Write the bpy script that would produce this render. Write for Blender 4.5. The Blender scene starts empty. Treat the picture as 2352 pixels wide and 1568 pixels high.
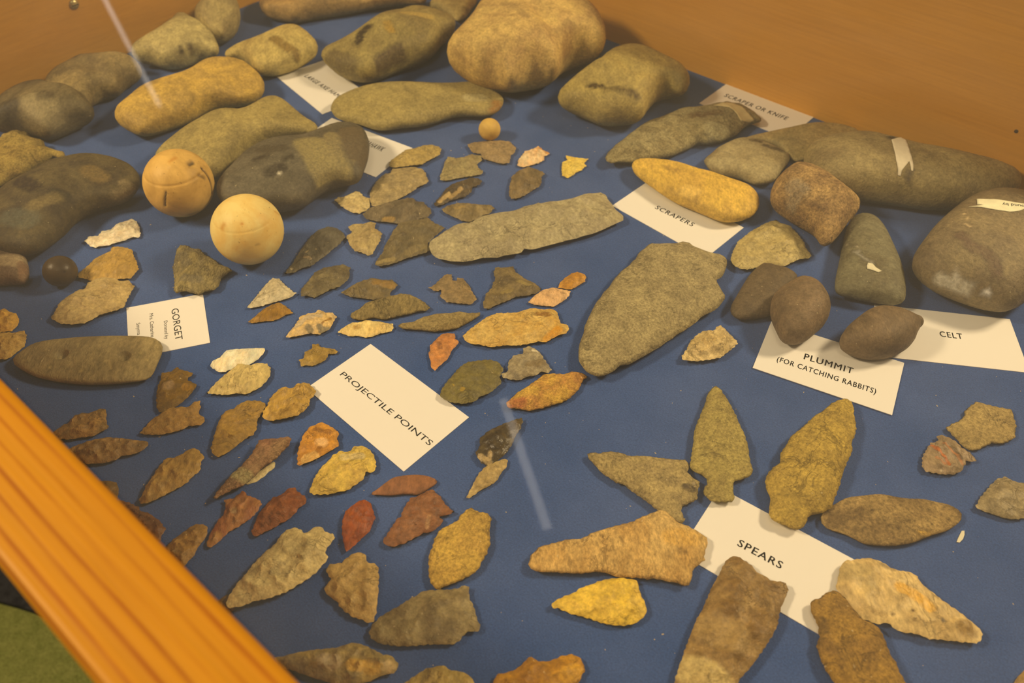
import bpy, bmesh, math, random
import numpy as np
from mathutils import Vector, Matrix, noise as mnoise
from mathutils.geometry import delaunay_2d_cdt
from mathutils.bvhtree import BVHTree

def seg_dist(P, A, B):
    """distance from points P (n,2) to the nearest of segments A->B (m,2)"""
    d = B - A
    L = np.maximum((d * d).sum(1), 1e-18)
    t = ((P[:, None, :] - A[None]) * d[None]).sum(2) / L
    t = np.clip(t, 0, 1)
    q = A[None] + t[..., None] * d[None] - P[:, None, :]
    return np.sqrt((q * q).sum(2).min(1))

def inside(P, poly):
    x, y = P[:, 0], P[:, 1]
    r = np.zeros(len(P), bool)
    a = poly; b = np.roll(poly, -1, 0)
    for (x0, y0), (x1, y1) in zip(a, b):
        if y0 == y1: continue
        c = ((y0 > y) != (y1 > y)) & (x < (x1 - x0) * (y - y0) / (y1 - y0) + x0)
        r ^= c
    return r

def catmull(P, s):
    out = []
    n = len(P)
    for i in range(n):
        p0, p1, p2, p3 = P[i - 1], P[i], P[(i + 1) % n], P[(i + 2) % n]
        k = max(1, int(np.linalg.norm(p2 - p1) / s))
        for j in range(k):
            t = j / k
            out.append(.5 * (2 * p1 + (p2 - p0) * t + (2 * p0 - 5 * p1 + 4 * p2 - p3) * t * t + (3 * p1 - p0 - 3 * p2 + p3) * t ** 3))
    return np.array(out)

def linear(P, s, jag, rng):
    out = []
    n = len(P)
    for i in range(n):
        a, b = P[i], P[(i + 1) % n]
        l = np.linalg.norm(b - a)
        k = max(1, int(round(l / s)))
        nrm = np.array([b[1] - a[1], a[0] - b[0]]) / max(l, 1e-9)
        for j in range(k):
            p = a + (b - a) * j / k
            if j: p = p - nrm * jag * (rng.random() - .35)
            out.append(p)
    return np.array(out)

def area(P):
    x, y = P[:, 0], P[:, 1]
    return .5 * np.sum(x * np.roll(y, -1) - np.roll(x, -1) * y)

def inflate(P, T, kind, rng, spacing=None, z0=0., grooves=(), holes=(), flake=1.0, rough=True):
    """a closed pebble or knapped flake over the plan outline P (metres); T = thickness"""
    rounded = kind in ('stone', 'pit')
    if area(P) < 0: P = P[::-1]
    ext = P.max(0) - P.min(0)
    s = spacing or max(.00095, min(.0034, (.034 if rounded else .024) * ext.max()))
    jag = 0 if (rounded or not rough) else min(.00042, .014 * ext.min())
    out = catmull(P, s * (.9 if rounded else .8))
    if jag:
        t = np.roll(out, -1, 0) - np.roll(out, 1, 0)
        t /= np.maximum(np.linalg.norm(t, axis=1), 1e-9)[:, None]
        w = rng.random(len(out)) - .5
        w = w + .8 * (np.roll(w, 1) - .2 * np.roll(w, 2))
        ph = np.arange(len(out)) * s * .8 / .0034 * 2 * np.pi + np.cumsum(rng.random(len(out)) - .5) * 1.2
        w = w * .8 + .55 * np.sin(ph)
        out = out - np.c_[-t[:, 1], t[:, 0]] * (jag * w)[:, None]
    A, B = out, np.roll(out, -1, 0)
    gx = np.arange(P[:, 0].min(), P[:, 0].max(), s)
    gy = np.arange(P[:, 1].min(), P[:, 1].max(), s * .866)
    X, Y = np.meshgrid(gx, gy)
    X[1::2] += s / 2
    G = np.c_[X.ravel(), Y.ravel()] + (rng.random((X.size, 2)) - .5) * s * .3
    G = G[inside(G, out)]
    D = seg_dist(G, A, B)
    R = D.max()
    # inset rings so the rim is round
    t = np.roll(out, -1, 0) - np.roll(out, 1, 0)
    t /= np.maximum(np.linalg.norm(t, axis=1), 1e-9)[:, None]
    nin = np.c_[-t[:, 1], t[:, 0]]
    rings = []
    for d in ((.03, .10, .22) if rounded else (.07,)):
        d *= R
        q = out + nin * d
        ok = inside(q, out)
        q = q[ok]
        q = q[seg_dist(q, A, B) > .92 * d]
        if d < .5 * s: q = q[::1]
        rings.append(q)
    ring = np.concatenate(rings)
    keep = D > max(.5 * s, (.22 if rounded else .07) * R + .45 * s)
    G = G[keep]
    pts = [out, ring, G]
    for (hx, hy, hr) in holes:
        for f in (0, .35, .7, .95, 1.1):
            m = max(1, int(10 + 8 * f)) if f else 1
            a = np.arange(m) * 2 * np.pi / m
            pts.append(np.c_[hx + f * hr * np.cos(a), hy + f * hr * np.sin(a)])
    allp = np.concatenate(pts)
    n0 = len(out)
    vs, es, fs, _, _, _ = delaunay_2d_cdt([Vector(p) for p in allp], [], [list(range(n0))], 1, 1e-7)
    V = np.array([[v.x, v.y] for v in vs])
    F = np.array([list(f) for f in fs if len(f) == 3])
    c = V[F].mean(1)
    F = F[inside(c, out)]
    # orient ccw
    e1, e2 = V[F[:, 1]] - V[F[:, 0]], V[F[:, 2]] - V[F[:, 0]]
    cr = e1[:, 0] * e2[:, 1] - e1[:, 1] * e2[:, 0]
    F[cr < 0] = F[cr < 0][:, ::-1]
    F = F[np.abs(cr) > 1e-14]
    used = np.unique(F)
    mp = -np.ones(len(V), int); mp[used] = np.arange(len(used))
    V = V[used]; F = mp[F]
    n = len(V)
    from collections import Counter
    E = Counter()
    for a, b, c_ in F:
        for u, v in ((a, b), (b, c_), (c_, a)): E[(min(u, v), max(u, v))] += 1
    bnd = np.zeros(n, bool)
    bedges = set()
    for (u, v), m in E.items():
        if m == 1: bnd[u] = bnd[v] = True
    # poisson inflation (cotangent weights)
    L = np.zeros((n, n)); M = np.zeros(n)
    for i in range(3):
        o, u, v = F[:, i], F[:, (i + 1) % 3], F[:, (i + 2) % 3]
        a, b = V[u] - V[o], V[v] - V[o]
        cra = np.abs(a[:, 0] * b[:, 1] - a[:, 1] * b[:, 0])
        w = np.clip((a * b).sum(1) / np.maximum(cra, 1e-14), -3, 12) * .5
        np.add.at(L, (u, v), -w); np.add.at(L, (v, u), -w)
        np.add.at(L, (u, u), w); np.add.at(L, (v, v), w)
        np.add.at(M, o, cra / 6)
    I = np.where(~bnd)[0]
    phi = np.zeros(n)
    phi[I] = np.linalg.solve(L[np.ix_(I, I)] + np.eye(len(I)) * 1e-9, M[I])
    phi = np.maximum(phi, 0)
    f = phi / phi.max()
    if rounded: ft = np.sqrt(1 - (1 - f) ** 1.45); fb = np.sqrt(1 - (1 - f) ** 2.5)
    elif kind == 'grain': ft = (1 - (1 - f) ** 2.4) ** .62; fb = (1 - (1 - f) ** 3.5) ** .6
    else: ft = (1 - (1 - f) ** 1.5) ** .62; fb = (1 - (1 - f) ** 2.6) ** .7
    if T > 1.55 * R: ft = np.sqrt(f); fb = np.sqrt(f)
    zE = z0 + .45 * T
    h = .55 * T * ft
    if rounded and flake:
        # a few worn flat faces
        cen = V[~bnd].mean(0)
        rf = np.random.default_rng(int(round(T * 1e4)))
        for _ in range(7):
            a_ = rf.random() * 2 * np.pi
            u = (V - cen) @ np.array([np.cos(a_), np.sin(a_)]) / R
            lim = .55 * T * (.93 + .09 * rf.random() - (.12 + .42 * rf.random()) * (u - .25 * rf.random()))
            q = .05 * T
            h = np.where(bnd, h, -q * np.log(np.exp(-h / q) + np.exp(-np.maximum(lim, .1 * T) / q)))
    dist = seg_dist(V, A, B)
    if rough:
        env = np.clip(dist / (.35 * R), 0, 1)
        if rounded or kind == 'grain':
            sc = 1 / (R * 1.1)
            off = rng.random() * 50
            nz = np.array([mnoise.fractal(Vector((x * sc + off, y * sc, off)), 1., 2., 3) for x, y in V])
            h = h + env * nz * (.035 if rounded else .09) * T
            if kind == 'pit':
                nz = np.array([mnoise.noise(Vector((x * 420 + off, y * 420, off))) for x, y in V])
                h = h - env * np.maximum(nz, 0) * .0012
        if kind in ('flint', 'quartz', 'gloss', 'grain'):
            # flake scars: shallow scoops meeting in ridges
            a = (.62 if kind != 'grain' else .26) * flake
            cell = .62 * R
            m = max(6, int(len(V) * s * s / (cell * cell) * 1.5))
            sd = V[rng.integers(0, n, m)]
            dd = np.sqrt(((V[:, None] - sd[None]) ** 2).sum(2))
            F1 = dd.min(1); idx = dd.argmin(1)
            sc_ = (rng.random(m) * .8 + .6)[idx]
            scoop = (F1 / (.6 * cell)) ** 2 * sc_ - .45
            tilt = ((V - sd[idx]) * (rng.random((m, 2)) - .5)[idx]).sum(1) / cell
            h = h + env * np.clip(scoop, -.6, .6) * a * T * .5 + env * tilt * a * T * .35
            # small edge scars
            m2 = int(len(out) * s / (.28 * R)) + 4
            sd2 = out[rng.integers(0, len(out), m2)]
            d2 = np.sqrt(((V[:, None] - sd2[None]) ** 2).sum(2)).min(1)
            rr = .42 * R
            h = h * (1 - .36 * flake * np.clip(1 - (d2 / rr) ** 2, 0, 1) * np.clip(dist / (.06 * R), 0, 1))
    for pl, r, dep in grooves:
        pl = np.array(pl)
        d = seg_dist(V, pl[:-1], pl[1:])
        h = h * (1 - dep * np.exp(-(d / r) ** 2))
    for hx, hy, hr in holes:
        d = np.hypot(V[:, 0] - hx, V[:, 1] - hy) / hr
        h = h - np.where(d < 1, (1 - d ** 2) * .42 * T, 0)
    h = np.where(bnd, 0, np.maximum(h, -.2 * T))
    top = np.c_[V, zE + h]
    inn = np.where(~bnd)[0]
    bot = np.c_[V[inn], zE - .45 * T * fb[inn]]
    bm = np.arange(n); bm[inn] = n + np.arange(len(inn))
    verts = np.concatenate([top, bot])
    faces = np.concatenate([F, bm[F][:, ::-1]])
    return verts, faces, R, T, zE

D = {'items': [
('ground_stone', 'stone', 'small upright tan stone against the left wooden wall, farthest in that row', 'large ground stones along the back of the case', 'stone', 49.5, 0.0, 1.0, (152, 126, 68), (128, 105, 58), '-3220 8265 46 39 52 28 19 54 -14 79 -21 90 -12 98 23 92 71 82 70 83 52 61 14 17 -56 -70 -25 -191 -24 -148 4 -10 62 27 60 -14 39 -62 27 -75 21 -77 12 -75 5 -70 -2 -62 -14 -52 -18 -47 -15 -40 -13 -38 -5 -45 -1 -38 -10 -17 -18 4 -22 9 -27 -4 -28 -7 -31 18 -35 39 -42 38 -45 39 -42 54 -35 64 -25 64', [], [], [], [], None),
('ground_stone', 'stone', 'rounded light tan stone with small dark pits, by left wooden wall', 'large ground stones along the back of the case', 'stone', 38.5, 0.0, 1.0, (168, 142, 78), (140, 118, 66), '-3686 7638 24 37 35 20 32 26 31 32 31 36 30 45 27 57 22 69 13 80 -7 96 -23 107 -9 77 18 24 32 -7 32 -6 33 4 42 -21 50 -70 54 -80 57 -58 56 -45 55 -50 50 -63 47 -73 40 -76 32 -72 20 -64 -7 -46 -43 -3 -52 21 -52 6 -45 -16 -40 -34 -34 -41 -32 -36 -34 -22 -32 -17 -32 -15 -36 -6 -40 0 -46 10 -53 28 -53 25 -46 0 -40 -13 -39 2 -37 28 -26 49', [([[-317.2, 752.9]], 1.3, (70, 55, 30), 0.8), ([[-312.4, 757.4], [-307.5, 762.1]], 1.0, (80, 62, 35), 0.7)], [], [], [], None),
('grooved_axe_head', 'stone', 'brown-grey grooved axe head against left wall, behind the dark mottled one', 'large ground stones along the back of the case', 'stone', 34.5, 0.0, 1.0, (104, 84, 48), (138, 112, 62), '-4255 6911 -16 87 5 71 6 62 19 46 28 33 30 34 24 46 11 63 8 63 22 35 38 4 50 -18 54 -21 52 -13 47 -1 41 11 36 18 33 14 34 12 34 8 39 -6 42 -26 46 -43 46 -53 36 -64 0 -71 -42 -34 -42 -33 -15 -64 3 -80 -2 -63 -24 -25 -45 3 -56 3 -50 -31 -7 -88 15 -102 -14 -51 -34 -14 -43 2 -56 37 -58 39 -56 15 -58 17 -63 44 -64 57', [], [[[[-392.5, 714.4], [-374.9, 697.7], [-376.0, 688.7]], 7.1, 0.22]], [], [], None),
('ground_stone', 'stone', 'dark mottled rounded stone at left edge below the wooden wall', 'large ground stones along the back of the case', 'stone', 38.7, 0.0, 1.0, (84, 70, 42), (118, 98, 58), '-4583 6489 15 53 27 39 14 48 8 49 10 48 10 54 7 63 13 61 27 41 35 26 42 19 49 3 59 -24 66 -55 64 -61 56 -40 47 -16 43 -4 45 -10 48 -20 48 -36 48 -45 47 -45 44 -46 37 -50 17 -56 -17 -46 -42 -22 -42 -22 -33 -31 -29 -34 -27 -37 -22 -40 -19 -42 -20 -35 -30 -13 -42 5 -55 16 -68 32 -77 47 -74 37 -59 0 -46 -25 -48 -15 -56 21 -54 61 -42 72', [([[-405.5, 636.1], [-393.2, 629.2]], 10.0, (140, 118, 72), 0.5), ([[-429.9, 632.3], [-434.0, 628.7]], 11.3, (62, 52, 34), 0.6), ([[-399.3, 644.6]], 6.7, (60, 48, 30), 0.5)], [], [], [], None),
('grooved_axe_head', 'stone', 'yellow-ochre grooved axe head, second row from the left wall', 'large ground stones along the back of the case', 'stone', 33.0, 0.0, 1.0, (178, 136, 55), (150, 115, 52), '-3463 6444 -14 99 31 65 30 69 19 84 19 87 33 70 54 39 60 30 60 35 65 31 64 43 45 83 27 99 32 74 39 50 48 27 57 -2 58 -16 57 -7 58 -1 65 -20 73 -60 75 -86 72 -97 48 -121 -4 -117 -47 -66 -58 -41 -61 -27 -72 -6 -82 0 -83 -20 -60 -65 -36 -85 -34 -64 -38 -41 -38 -34 -37 -33 -37 -33 -35 -33 -35 -33 -34 -32 -34 -33 -39 -26 -51 2 -60 34 -68 50 -72 52', [([[-306.6, 638.9], [-302.5, 634.9]], 7.5, (140, 105, 45), 0.5)], [[[[-291.7, 699.8], [-277.5, 673.8], [-277.6, 667.0]], 6.7, 0.14]], [], [], None),
('ground_stone', 'stone', 'pale tan oblong stone with a brown oval stain, beside a long card', 'large ground stones along the back of the case', 'stone', 31.8, 0.0, 1.0, (170, 140, 70), (150, 122, 62), '-2795 7601 -7 64 21 44 27 40 33 32 39 23 42 18 45 13 49 12 48 22 42 41 33 59 28 69 31 63 37 45 40 25 40 12 41 -9 44 -37 46 -60 50 -70 51 -67 50 -64 33 -76 0 -71 -26 -47 -33 -37 -29 -45 -27 -54 -32 -47 -42 -32 -45 -29 -41 -36 -38 -33 -37 -23 -36 -13 -37 -9 -38 -6 -39 14 -39 47 -41 70 -46 72 -52 57 -53 29 -49 -6 -43 -22', [([[-229.9, 766.1], [-219.2, 757.8], [-210.5, 753.3]], 4.9, (122, 94, 42), 0.9)], [], [], [], None),
('ground_stone', 'stone', 'long brown stone cut off by the top of the picture, leftmost of its row', 'large ground stones along the back of the case', 'stone', 31.6, 0.0, 1.0, (145, 110, 56), (120, 92, 50), '-2720 8966 46 88 70 45 89 -1 98 -25 100 -20 98 -11 97 -7 98 -8 98 1 97 22 96 35 96 37 97 19 99 -9 99 -22 98 -18 93 -13 86 -22 74 -40 44 -86 -43 -92 -90 22 -101 20 -99 -13 -96 -18 -88 -19 -79 -28 -71 -36 -71 -36 -78 -30 -84 -25 -86 -29 -83 -29 -77 -26 -69 -33 -57 -44 -52 -36 -57 -3 -62 24 -66 32 -72 18 -82 30 -78 100 -41 150', [([[-143.9, 884.1], [-102.6, 887.2]], 9.1, (105, 74, 38), 0.7)], [], [], [], None),
('pestle_stone', 'stone', 'dark olive-brown oblong stone resting on the end of a long card, dark hole on top', 'large ground stones along the back of the case', 'stone', 43.3, 0.0, 1.0, (118, 97, 52), (142, 118, 60), '-1842 7507 13 85 60 39 69 35 67 63 65 86 63 98 57 100 49 99 39 93 38 79 46 60 53 61 56 78 65 66 79 25 84 -6 82 -28 76 -55 68 -72 62 -68 46 -85 0 -122 -44 -86 -49 -80 -32 -106 -28 -113 -42 -88 -52 -58 -54 -47 -55 -42 -58 -39 -61 -45 -57 -59 -52 -67 -48 -63 -49 -46 -49 -25 -49 -12 -48 3 -47 16 -48 23 -49 22 -48 22 -47 34 -44 53 -44 58 -47 49', [([[-140.8, 775.1], [-145.9, 764.5], [-147.2, 749.2]], 3.7, (62, 50, 30), 0.85), ([[-106.0, 812.3], [-88.2, 808.9]], 8.3, (165, 132, 62), 0.6), ([[-123.8, 724.6], [-106.6, 745.2]], 4.9, (84, 66, 38), 0.7), ([[-173.1, 736.1], [-155.6, 721.8]], 9.0, (98, 80, 44), 0.7), ([[-124.2, 781.7], [-117.1, 765.0]], 4.0, (150, 112, 42), 0.5)], [], [], [], None),
('ground_stone', 'stone', 'flat tan stone tucked between the oblong dark stone and a huge pale one', 'large ground stones along the back of the case', 'stone', 16.5, 0.0, 1.0, (160, 130, 68), (135, 110, 58), '-927 8897 -1 50 17 44 22 42 22 42 20 42 24 31 31 6 34 -2 33 8 33 16 31 24 31 17 34 -4 34 -18 36 -12 34 1 32 -5 23 -33 16 -47 6 -62 -15 -61 -21 -58 -16 -65 -14 -62 -15 -57 -16 -52 -19 -43 -23 -35 -21 -37 -24 -23 -28 20 -26 47 -28 49 -30 45 -31 41 -32 39 -31 38 -31 33 -32 18 -32 1', [([[-52.2, 872.8]], 3.8, (110, 88, 44), 0.6)], [], [], [], None),
('grooved_maul', 'stone', 'huge pale orange-tan grooved maul, the largest stone at the back', 'large ground stones along the back of the case', 'stone', 77.9, 0.0, 1.0, (184, 145, 72), (158, 120, 62), '-625 7288 22 101 60 79 62 80 47 116 30 153 25 163 38 129 61 64 74 12 72 7 72 28 78 50 81 58 83 35 82 -2 78 -15 76 -40 72 -80 79 -69 85 -49 82 -77 69 -122 49 -155 14 -163 -38 -123 -84 -31 -96 29 -92 -34 -74 -116 -48 -154 -43 -129 -66 -29 -81 28 -82 -7 -74 -58 -61 -81 -49 -59 -46 17 -46 77 -63 57 -71 12 -68 7 -60 36 -63 57 -77 48 -74 56', [([[45.2, 723.7], [50.4, 744.3]], 4.3, (130, 95, 48), 0.6), ([[-9.1, 759.6], [9.1, 733.9]], 2.8, (140, 108, 56), 0.5)], [[[[11.3, 771.1], [33.3, 734.0], [41.4, 717.1], [48.4, 743.1]], 8.4, 0.16]], [], [], None),
('notched_axe_head', 'stone', 'flat olive-tan axe blade with narrowed tail, just behind the smallest yellow ball', 'large ground stones along the back of the case', 'stone', 19.6, 0.0, 1.0, (145, 120, 62), (128, 106, 56), '-1646 6739 12 123 53 83 67 66 71 59 77 42 85 25 91 16 97 8 100 -2 99 -6 94 -6 88 -4 83 6 80 20 80 30 80 12 77 -36 68 -64 59 -61 53 -54 34 -81 -8 -113 -43 -92 -67 -58 -80 -10 -83 16 -81 7 -76 -15 -68 -39 -60 -45 -58 -37 -56 -27 -56 -18 -57 -10 -58 -6 -59 -13 -62 -24 -67 -19 -69 6 -64 30 -58 39 -55 34 -54 20 -54 12 -58 21 -58 57', [([[-14.6, 682.0], [-18.3, 668.5]], 4.2, (128, 88, 38), 0.7), ([[-40.6, 684.2], [-29.7, 686.7]], 6.3, (160, 138, 84), 0.5)], [], [], [], None),
('grooved_axe_head', 'stone', 'tan-olive grooved axe head with a dark pitted patch, beside the right wooden wall', 'large ground stones along the back of the case', 'stone', 46.3, 0.0, 1.0, (150, 123, 60), (128, 105, 54), '387 6749 26 79 52 64 57 68 60 76 62 80 60 80 55 80 51 79 47 84 45 91 51 81 55 55 56 33 55 16 53 -12 53 -40 54 -61 56 -75 57 -78 57 -64 55 -51 46 -55 31 -72 19 -86 -1 -99 -36 -91 -61 -36 -64 24 -62 26 -68 -61 -64 -121 -49 -97 -41 -107 -44 -82 -52 -17 -54 10 -50 1 -51 -10 -51 -15 -49 -11 -46 4 -41 26 -40 48 -46 52 -54 38 -58 26 -58 20 -51 31', [([[67.4, 669.4], [74.8, 665.2]], 3.5, (70, 55, 28), 0.8), ([[78.3, 660.4], [87.7, 660.0]], 2.2, (95, 76, 38), 0.7), ([[93.3, 658.5], [104.8, 655.2]], 2.8, (84, 66, 34), 0.75)], [[[[81.4, 728.1], [104.3, 687.4], [129.6, 688.0]], 6.5, 0.11]], [], [], None),
('stone_knife', 'stone', 'long grey chipped blade with a strip of tan tape at its far end', 'large ground stones along the back of the case', 'grain', 14.6, 0.0, 1.0, (142, 121, 72), (118, 98, 56), '767 6011 34 85 37 60 39 59 45 57 44 60 56 70 56 71 56 61 55 60 89 47 92 57 82 64 81 59 81 6 84 22 57 15 58 10 71 34 71 47 63 -57 71 -20 38 -57 42 -48 38 -112 -28 -66 -50 -8 -52 -17 -59 -75 -55 -71 -56 -56 -56 -33 -54 -47 -53 -7 -54 -19 -46 4 -53 3 -61 -64 -58 -42 -73 -53 -71 -50 -64 -17 -65 -24 -64 -25 -80 -19 -80 -22 -49 5 -52 -3 -67 -25 -30 32', [([[158.2, 658.0], [178.4, 662.2]], 5.2, (100, 76, 40), 0.7), ([[172.6, 637.7], [179.2, 635.1]], 8.1, (155, 135, 85), 0.6), ([[170.1, 627.5]], 3.5, (105, 92, 64), 0.7), ([[210.6, 661.1]], 4.2, (110, 92, 52), 0.6)], [], [], [('tape_strip', (196, 164, 100), [[178.7, 675.4], [191.8, 681.0], [202.6, 674.8], [213.2, 660.1], [205.5, 656.2], [199.6, 654.3], [194.8, 665.1], [186.3, 673.4]], 'strip of tan tape')], None),
('stone_flake', 'stone', 'grey leaf-shaped stone with a dark smudge on its ridge, behind the yellow scraper', 'large ground stones along the back of the case', 'stone', 15.6, 0.0, 1.0, (146, 124, 76), (128, 106, 62), '1589 5972 21 38 34 33 36 45 38 49 42 38 42 34 43 35 44 32 43 26 41 15 40 2 38 -11 38 -19 39 -24 38 -30 35 -36 34 -36 33 -31 29 -29 20 -37 0 -53 -23 -55 -32 -49 -34 -50 -31 -50 -30 -46 -30 -42 -35 -34 -39 -17 -41 -9 -39 -10 -36 5 -29 28 -29 37 -36 28 -41 15 -43 9 -39 12 -34 14 -33 14 -28 20 -19 32 -10 38 -10 34', [([[203.9, 622.3], [209.3, 621.1]], 2.6, (86, 70, 38), 0.8), ([[212.4, 613.1], [217.8, 609.1], [224.3, 606.2]], 2.6, (82, 68, 40), 0.9), ([[163.2, 601.9], [168.6, 605.8]], 3.3, (115, 90, 48), 0.6)], [], [], [], None),
('ground_stone', 'stone', 'flat tan stone half under the long olive pestle, touching a card by the wall', 'large ground stones along the back of the case', 'stone', 13.7, 0.0, 1.0, (148, 120, 66), (130, 108, 60), '1998 6307 23 49 42 23 50 19 57 16 60 19 63 18 64 19 64 21 60 21 58 22 56 21 54 16 50 5 50 4 50 4 48 -3 47 -8 42 -15 37 -25 36 -24 16 -49 -32 -71 -52 -57 -59 -55 -61 -55 -63 -53 -63 -41 -62 -37 -61 -38 -60 -27 -57 -12 -55 -15 -47 3 -24 46 -12 64 -21 59 -32 51 -40 44 -47 35 -50 21 -50 5 -48 -20', [], [], [], [], None),
('pestle_stone', 'stone', 'long grey-olive pestle along the right wall with a torn paper strip', 'large ground stones along the back of the case', 'stone', 40.2, 0.0, 0.0, (140, 116, 66), (122, 100, 58), '2368 5849 51 128 88 80 89 24 78 10 71 15 67 14 61 -1 57 -18 55 -27 53 -32 52 -32 57 -31 61 -30 69 -30 79 -31 86 -30 90 -27 88 -23 82 -22 76 -23 70 -25 66 -26 65 -28 43 -57 -20 -106 -77 -97 -91 -56 -84 -34 -78 -24 -75 -14 -74 -7 -77 -1 -81 -1 -82 -1 -79 7 -75 21 -74 25 -79 20 -81 16 -82 15 -82 14 -80 14 -79 13 -77 9 -65 25 -38 64 -20 90 -12 106', [([[300.6, 582.8]], 3.4, (66, 54, 32), 0.9), ([[302.6, 540.2]], 3.1, (88, 72, 48), 0.7), ([[245.3, 566.9], [251.3, 565.8]], 5.7, (112, 90, 52), 0.5)], [], [], [('paper_strip', (232, 204, 150), [[299.1, 579.0], [309.3, 585.1], [311.4, 580.2], [308.3, 561.3], [306.7, 547.0], [305.9, 542.5], [304.6, 543.1], [304.6, 551.1], [301.4, 547.4], [297.7, 543.7], [297.0, 540.9], [295.0, 541.7], [294.9, 552.7], [297.2, 567.1]], 'torn strip of cream paper with faint handwriting')], None),
('hammer_stone', 'stone', 'rounded tan stone with coarse pitted grain, between yellow scraper and grey celt', 'large ground stones along the back of the case', 'pit', 36.9, 0.0, 0.0, (160, 122, 66), (118, 88, 50), '2003 5314 -3 56 15 57 28 57 36 53 40 47 39 46 35 46 34 38 33 15 30 -9 28 -17 25 -17 23 -20 17 -35 15 -43 24 -31 38 -6 40 9 26 -14 -2 -52 -9 -68 8 -59 30 -39 43 -19 43 -21 13 -50 -26 -56 -43 -48 -44 -52 -42 -59 -41 -60 -43 -59 -42 -54 -39 -46 -38 -30 -34 -2 -20 40 1 77 1 82 -19 64 -31 43 -36 34 -32 37 -30 43 -32 39 -35 37', [([[211.9, 527.8], [216.1, 520.2], [212.8, 519.1]], 5.4, (140, 118, 80), 0.5), ([[218.8, 551.7]], 1.3, (80, 54, 28), 0.8)], [], [], [], None),
('stone_scraper', 'stone', 'smooth yellow-ochre scraper lying across the top of a white card', 'stones beside the scraper cards', 'stone', 17.8, 0.5, 1.0, (192, 146, 52), (168, 126, 50), '975 5858 24 74 52 32 58 2 60 -7 62 -12 63 -18 61 -26 57 -36 51 -40 47 -33 48 -18 46 -17 44 -28 43 -33 45 -30 47 -26 47 -21 44 -27 35 -48 23 -66 2 -81 -21 -83 -38 -66 -43 -45 -43 -26 -42 -15 -41 -9 -41 -6 -37 1 -35 11 -33 21 -34 28 -35 32 -37 31 -39 28 -41 28 -42 30 -44 35 -42 40 -40 47 -39 50 -37 50 -38 48 -37 47 -36 50 -31 59', [([[124.0, 577.7], [132.9, 571.2]], 2.8, (140, 104, 44), 0.5), ([[140.9, 540.4], [136.1, 543.4]], 5.4, (205, 158, 70), 0.5)], [], [], [], None),
('celt_axe', 'stone', 'large dark celt at right edge with a curled paper slip and whitish rubbed edge', 'ground celts at the right', 'stone', 43.7, 0.0, 0.0, (124, 102, 62), (106, 86, 54), '2816 4519 19 63 40 64 52 71 62 78 70 81 76 80 79 77 77 72 74 65 70 55 67 42 66 32 67 19 66 4 67 -3 69 -3 64 -12 53 -28 31 -52 3 -80 -5 -87 -9 -93 -28 -103 -36 -110 -42 -112 -58 -109 -67 -103 -74 -94 -81 -76 -79 -61 -75 -53 -68 -38 -60 -11 -50 13 -44 22 -44 24 -46 28 -48 32 -49 30 -47 29 -41 28 -36 31 -30 39 -25 46 -22 48', [([[290.0, 433.5], [298.6, 427.3], [308.8, 421.6]], 2.2, (176, 158, 120), 0.55), ([[308.5, 457.2], [311.3, 444.2], [318.8, 441.1], [322.8, 429.3], [322.5, 423.6]], 3.8, (96, 74, 48), 0.7), ([[321.6, 483.4], [319.6, 475.2]], 0.5, (196, 160, 100), 0.6), ([[316.1, 470.1], [317.2, 461.5]], 0.6, (196, 160, 100), 0.6), ([[299.6, 429.6]], 0.6, (215, 195, 150), 0.9), ([[316.7, 416.7]], 0.7, (215, 195, 150), 0.9)], [], [], [('paper_slip', (238, 214, 152), [[327.5, 491.9], [332.1, 491.1], [337.3, 491.0], [333.9, 493.4], [337.8, 502.5], [342.0, 499.7], [347.8, 497.5], [353.4, 494.3], [358.5, 491.5], [363.5, 489.8], [365.1, 489.4], [362.5, 483.5], [357.1, 481.0], [350.5, 480.3], [344.4, 482.7], [338.8, 485.9], [333.5, 489.2]], 'curled slip of cream paper with handwriting')], ['ound by', 363.67, 487.35, 14.54, 3.21, 2.8679]),  # pale streak coloured along one edge of this celt
('celt_axe', 'stone', 'tall smooth grey-green celt with a scrap of white paper stuck to its face', 'ground celts at the right', 'stone', 19.3, 0.0, 0.0, (110, 97, 62), (98, 84, 52), '2263 4398 17 56 23 60 26 64 28 69 30 73 31 78 31 79 31 78 34 76 34 68 37 59 43 45 49 25 46 1 37 -17 23 -31 15 -37 9 -43 6 -47 3 -51 -1 -54 -2 -57 -2 -57 -2 -57 -2 -55 -3 -54 -6 -54 -6 -52 -8 -53 -12 -57 -16 -61 -17 -63 -23 -59 -39 -43 -41 -4 -38 16 -40 13 -41 10 -42 8 -39 9 -35 11 -33 11 -33 8 -33 2 -29 9 -15 30', [([[246.5, 465.7], [248.3, 458.8], [252.8, 453.1]], 1.9, (130, 116, 86), 0.8), ([[244.7, 478.7], [248.7, 470.7]], 0.8, (150, 130, 90), 0.7)], [], [], [('paper_scrap', (220, 196, 140), [[249.9, 452.5], [252.7, 451.3], [254.2, 447.2], [257.2, 444.0], [254.6, 442.8], [250.9, 445.0], [247.8, 446.3], [248.2, 449.1]], 'scrap of stuck white paper')], None),
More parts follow.
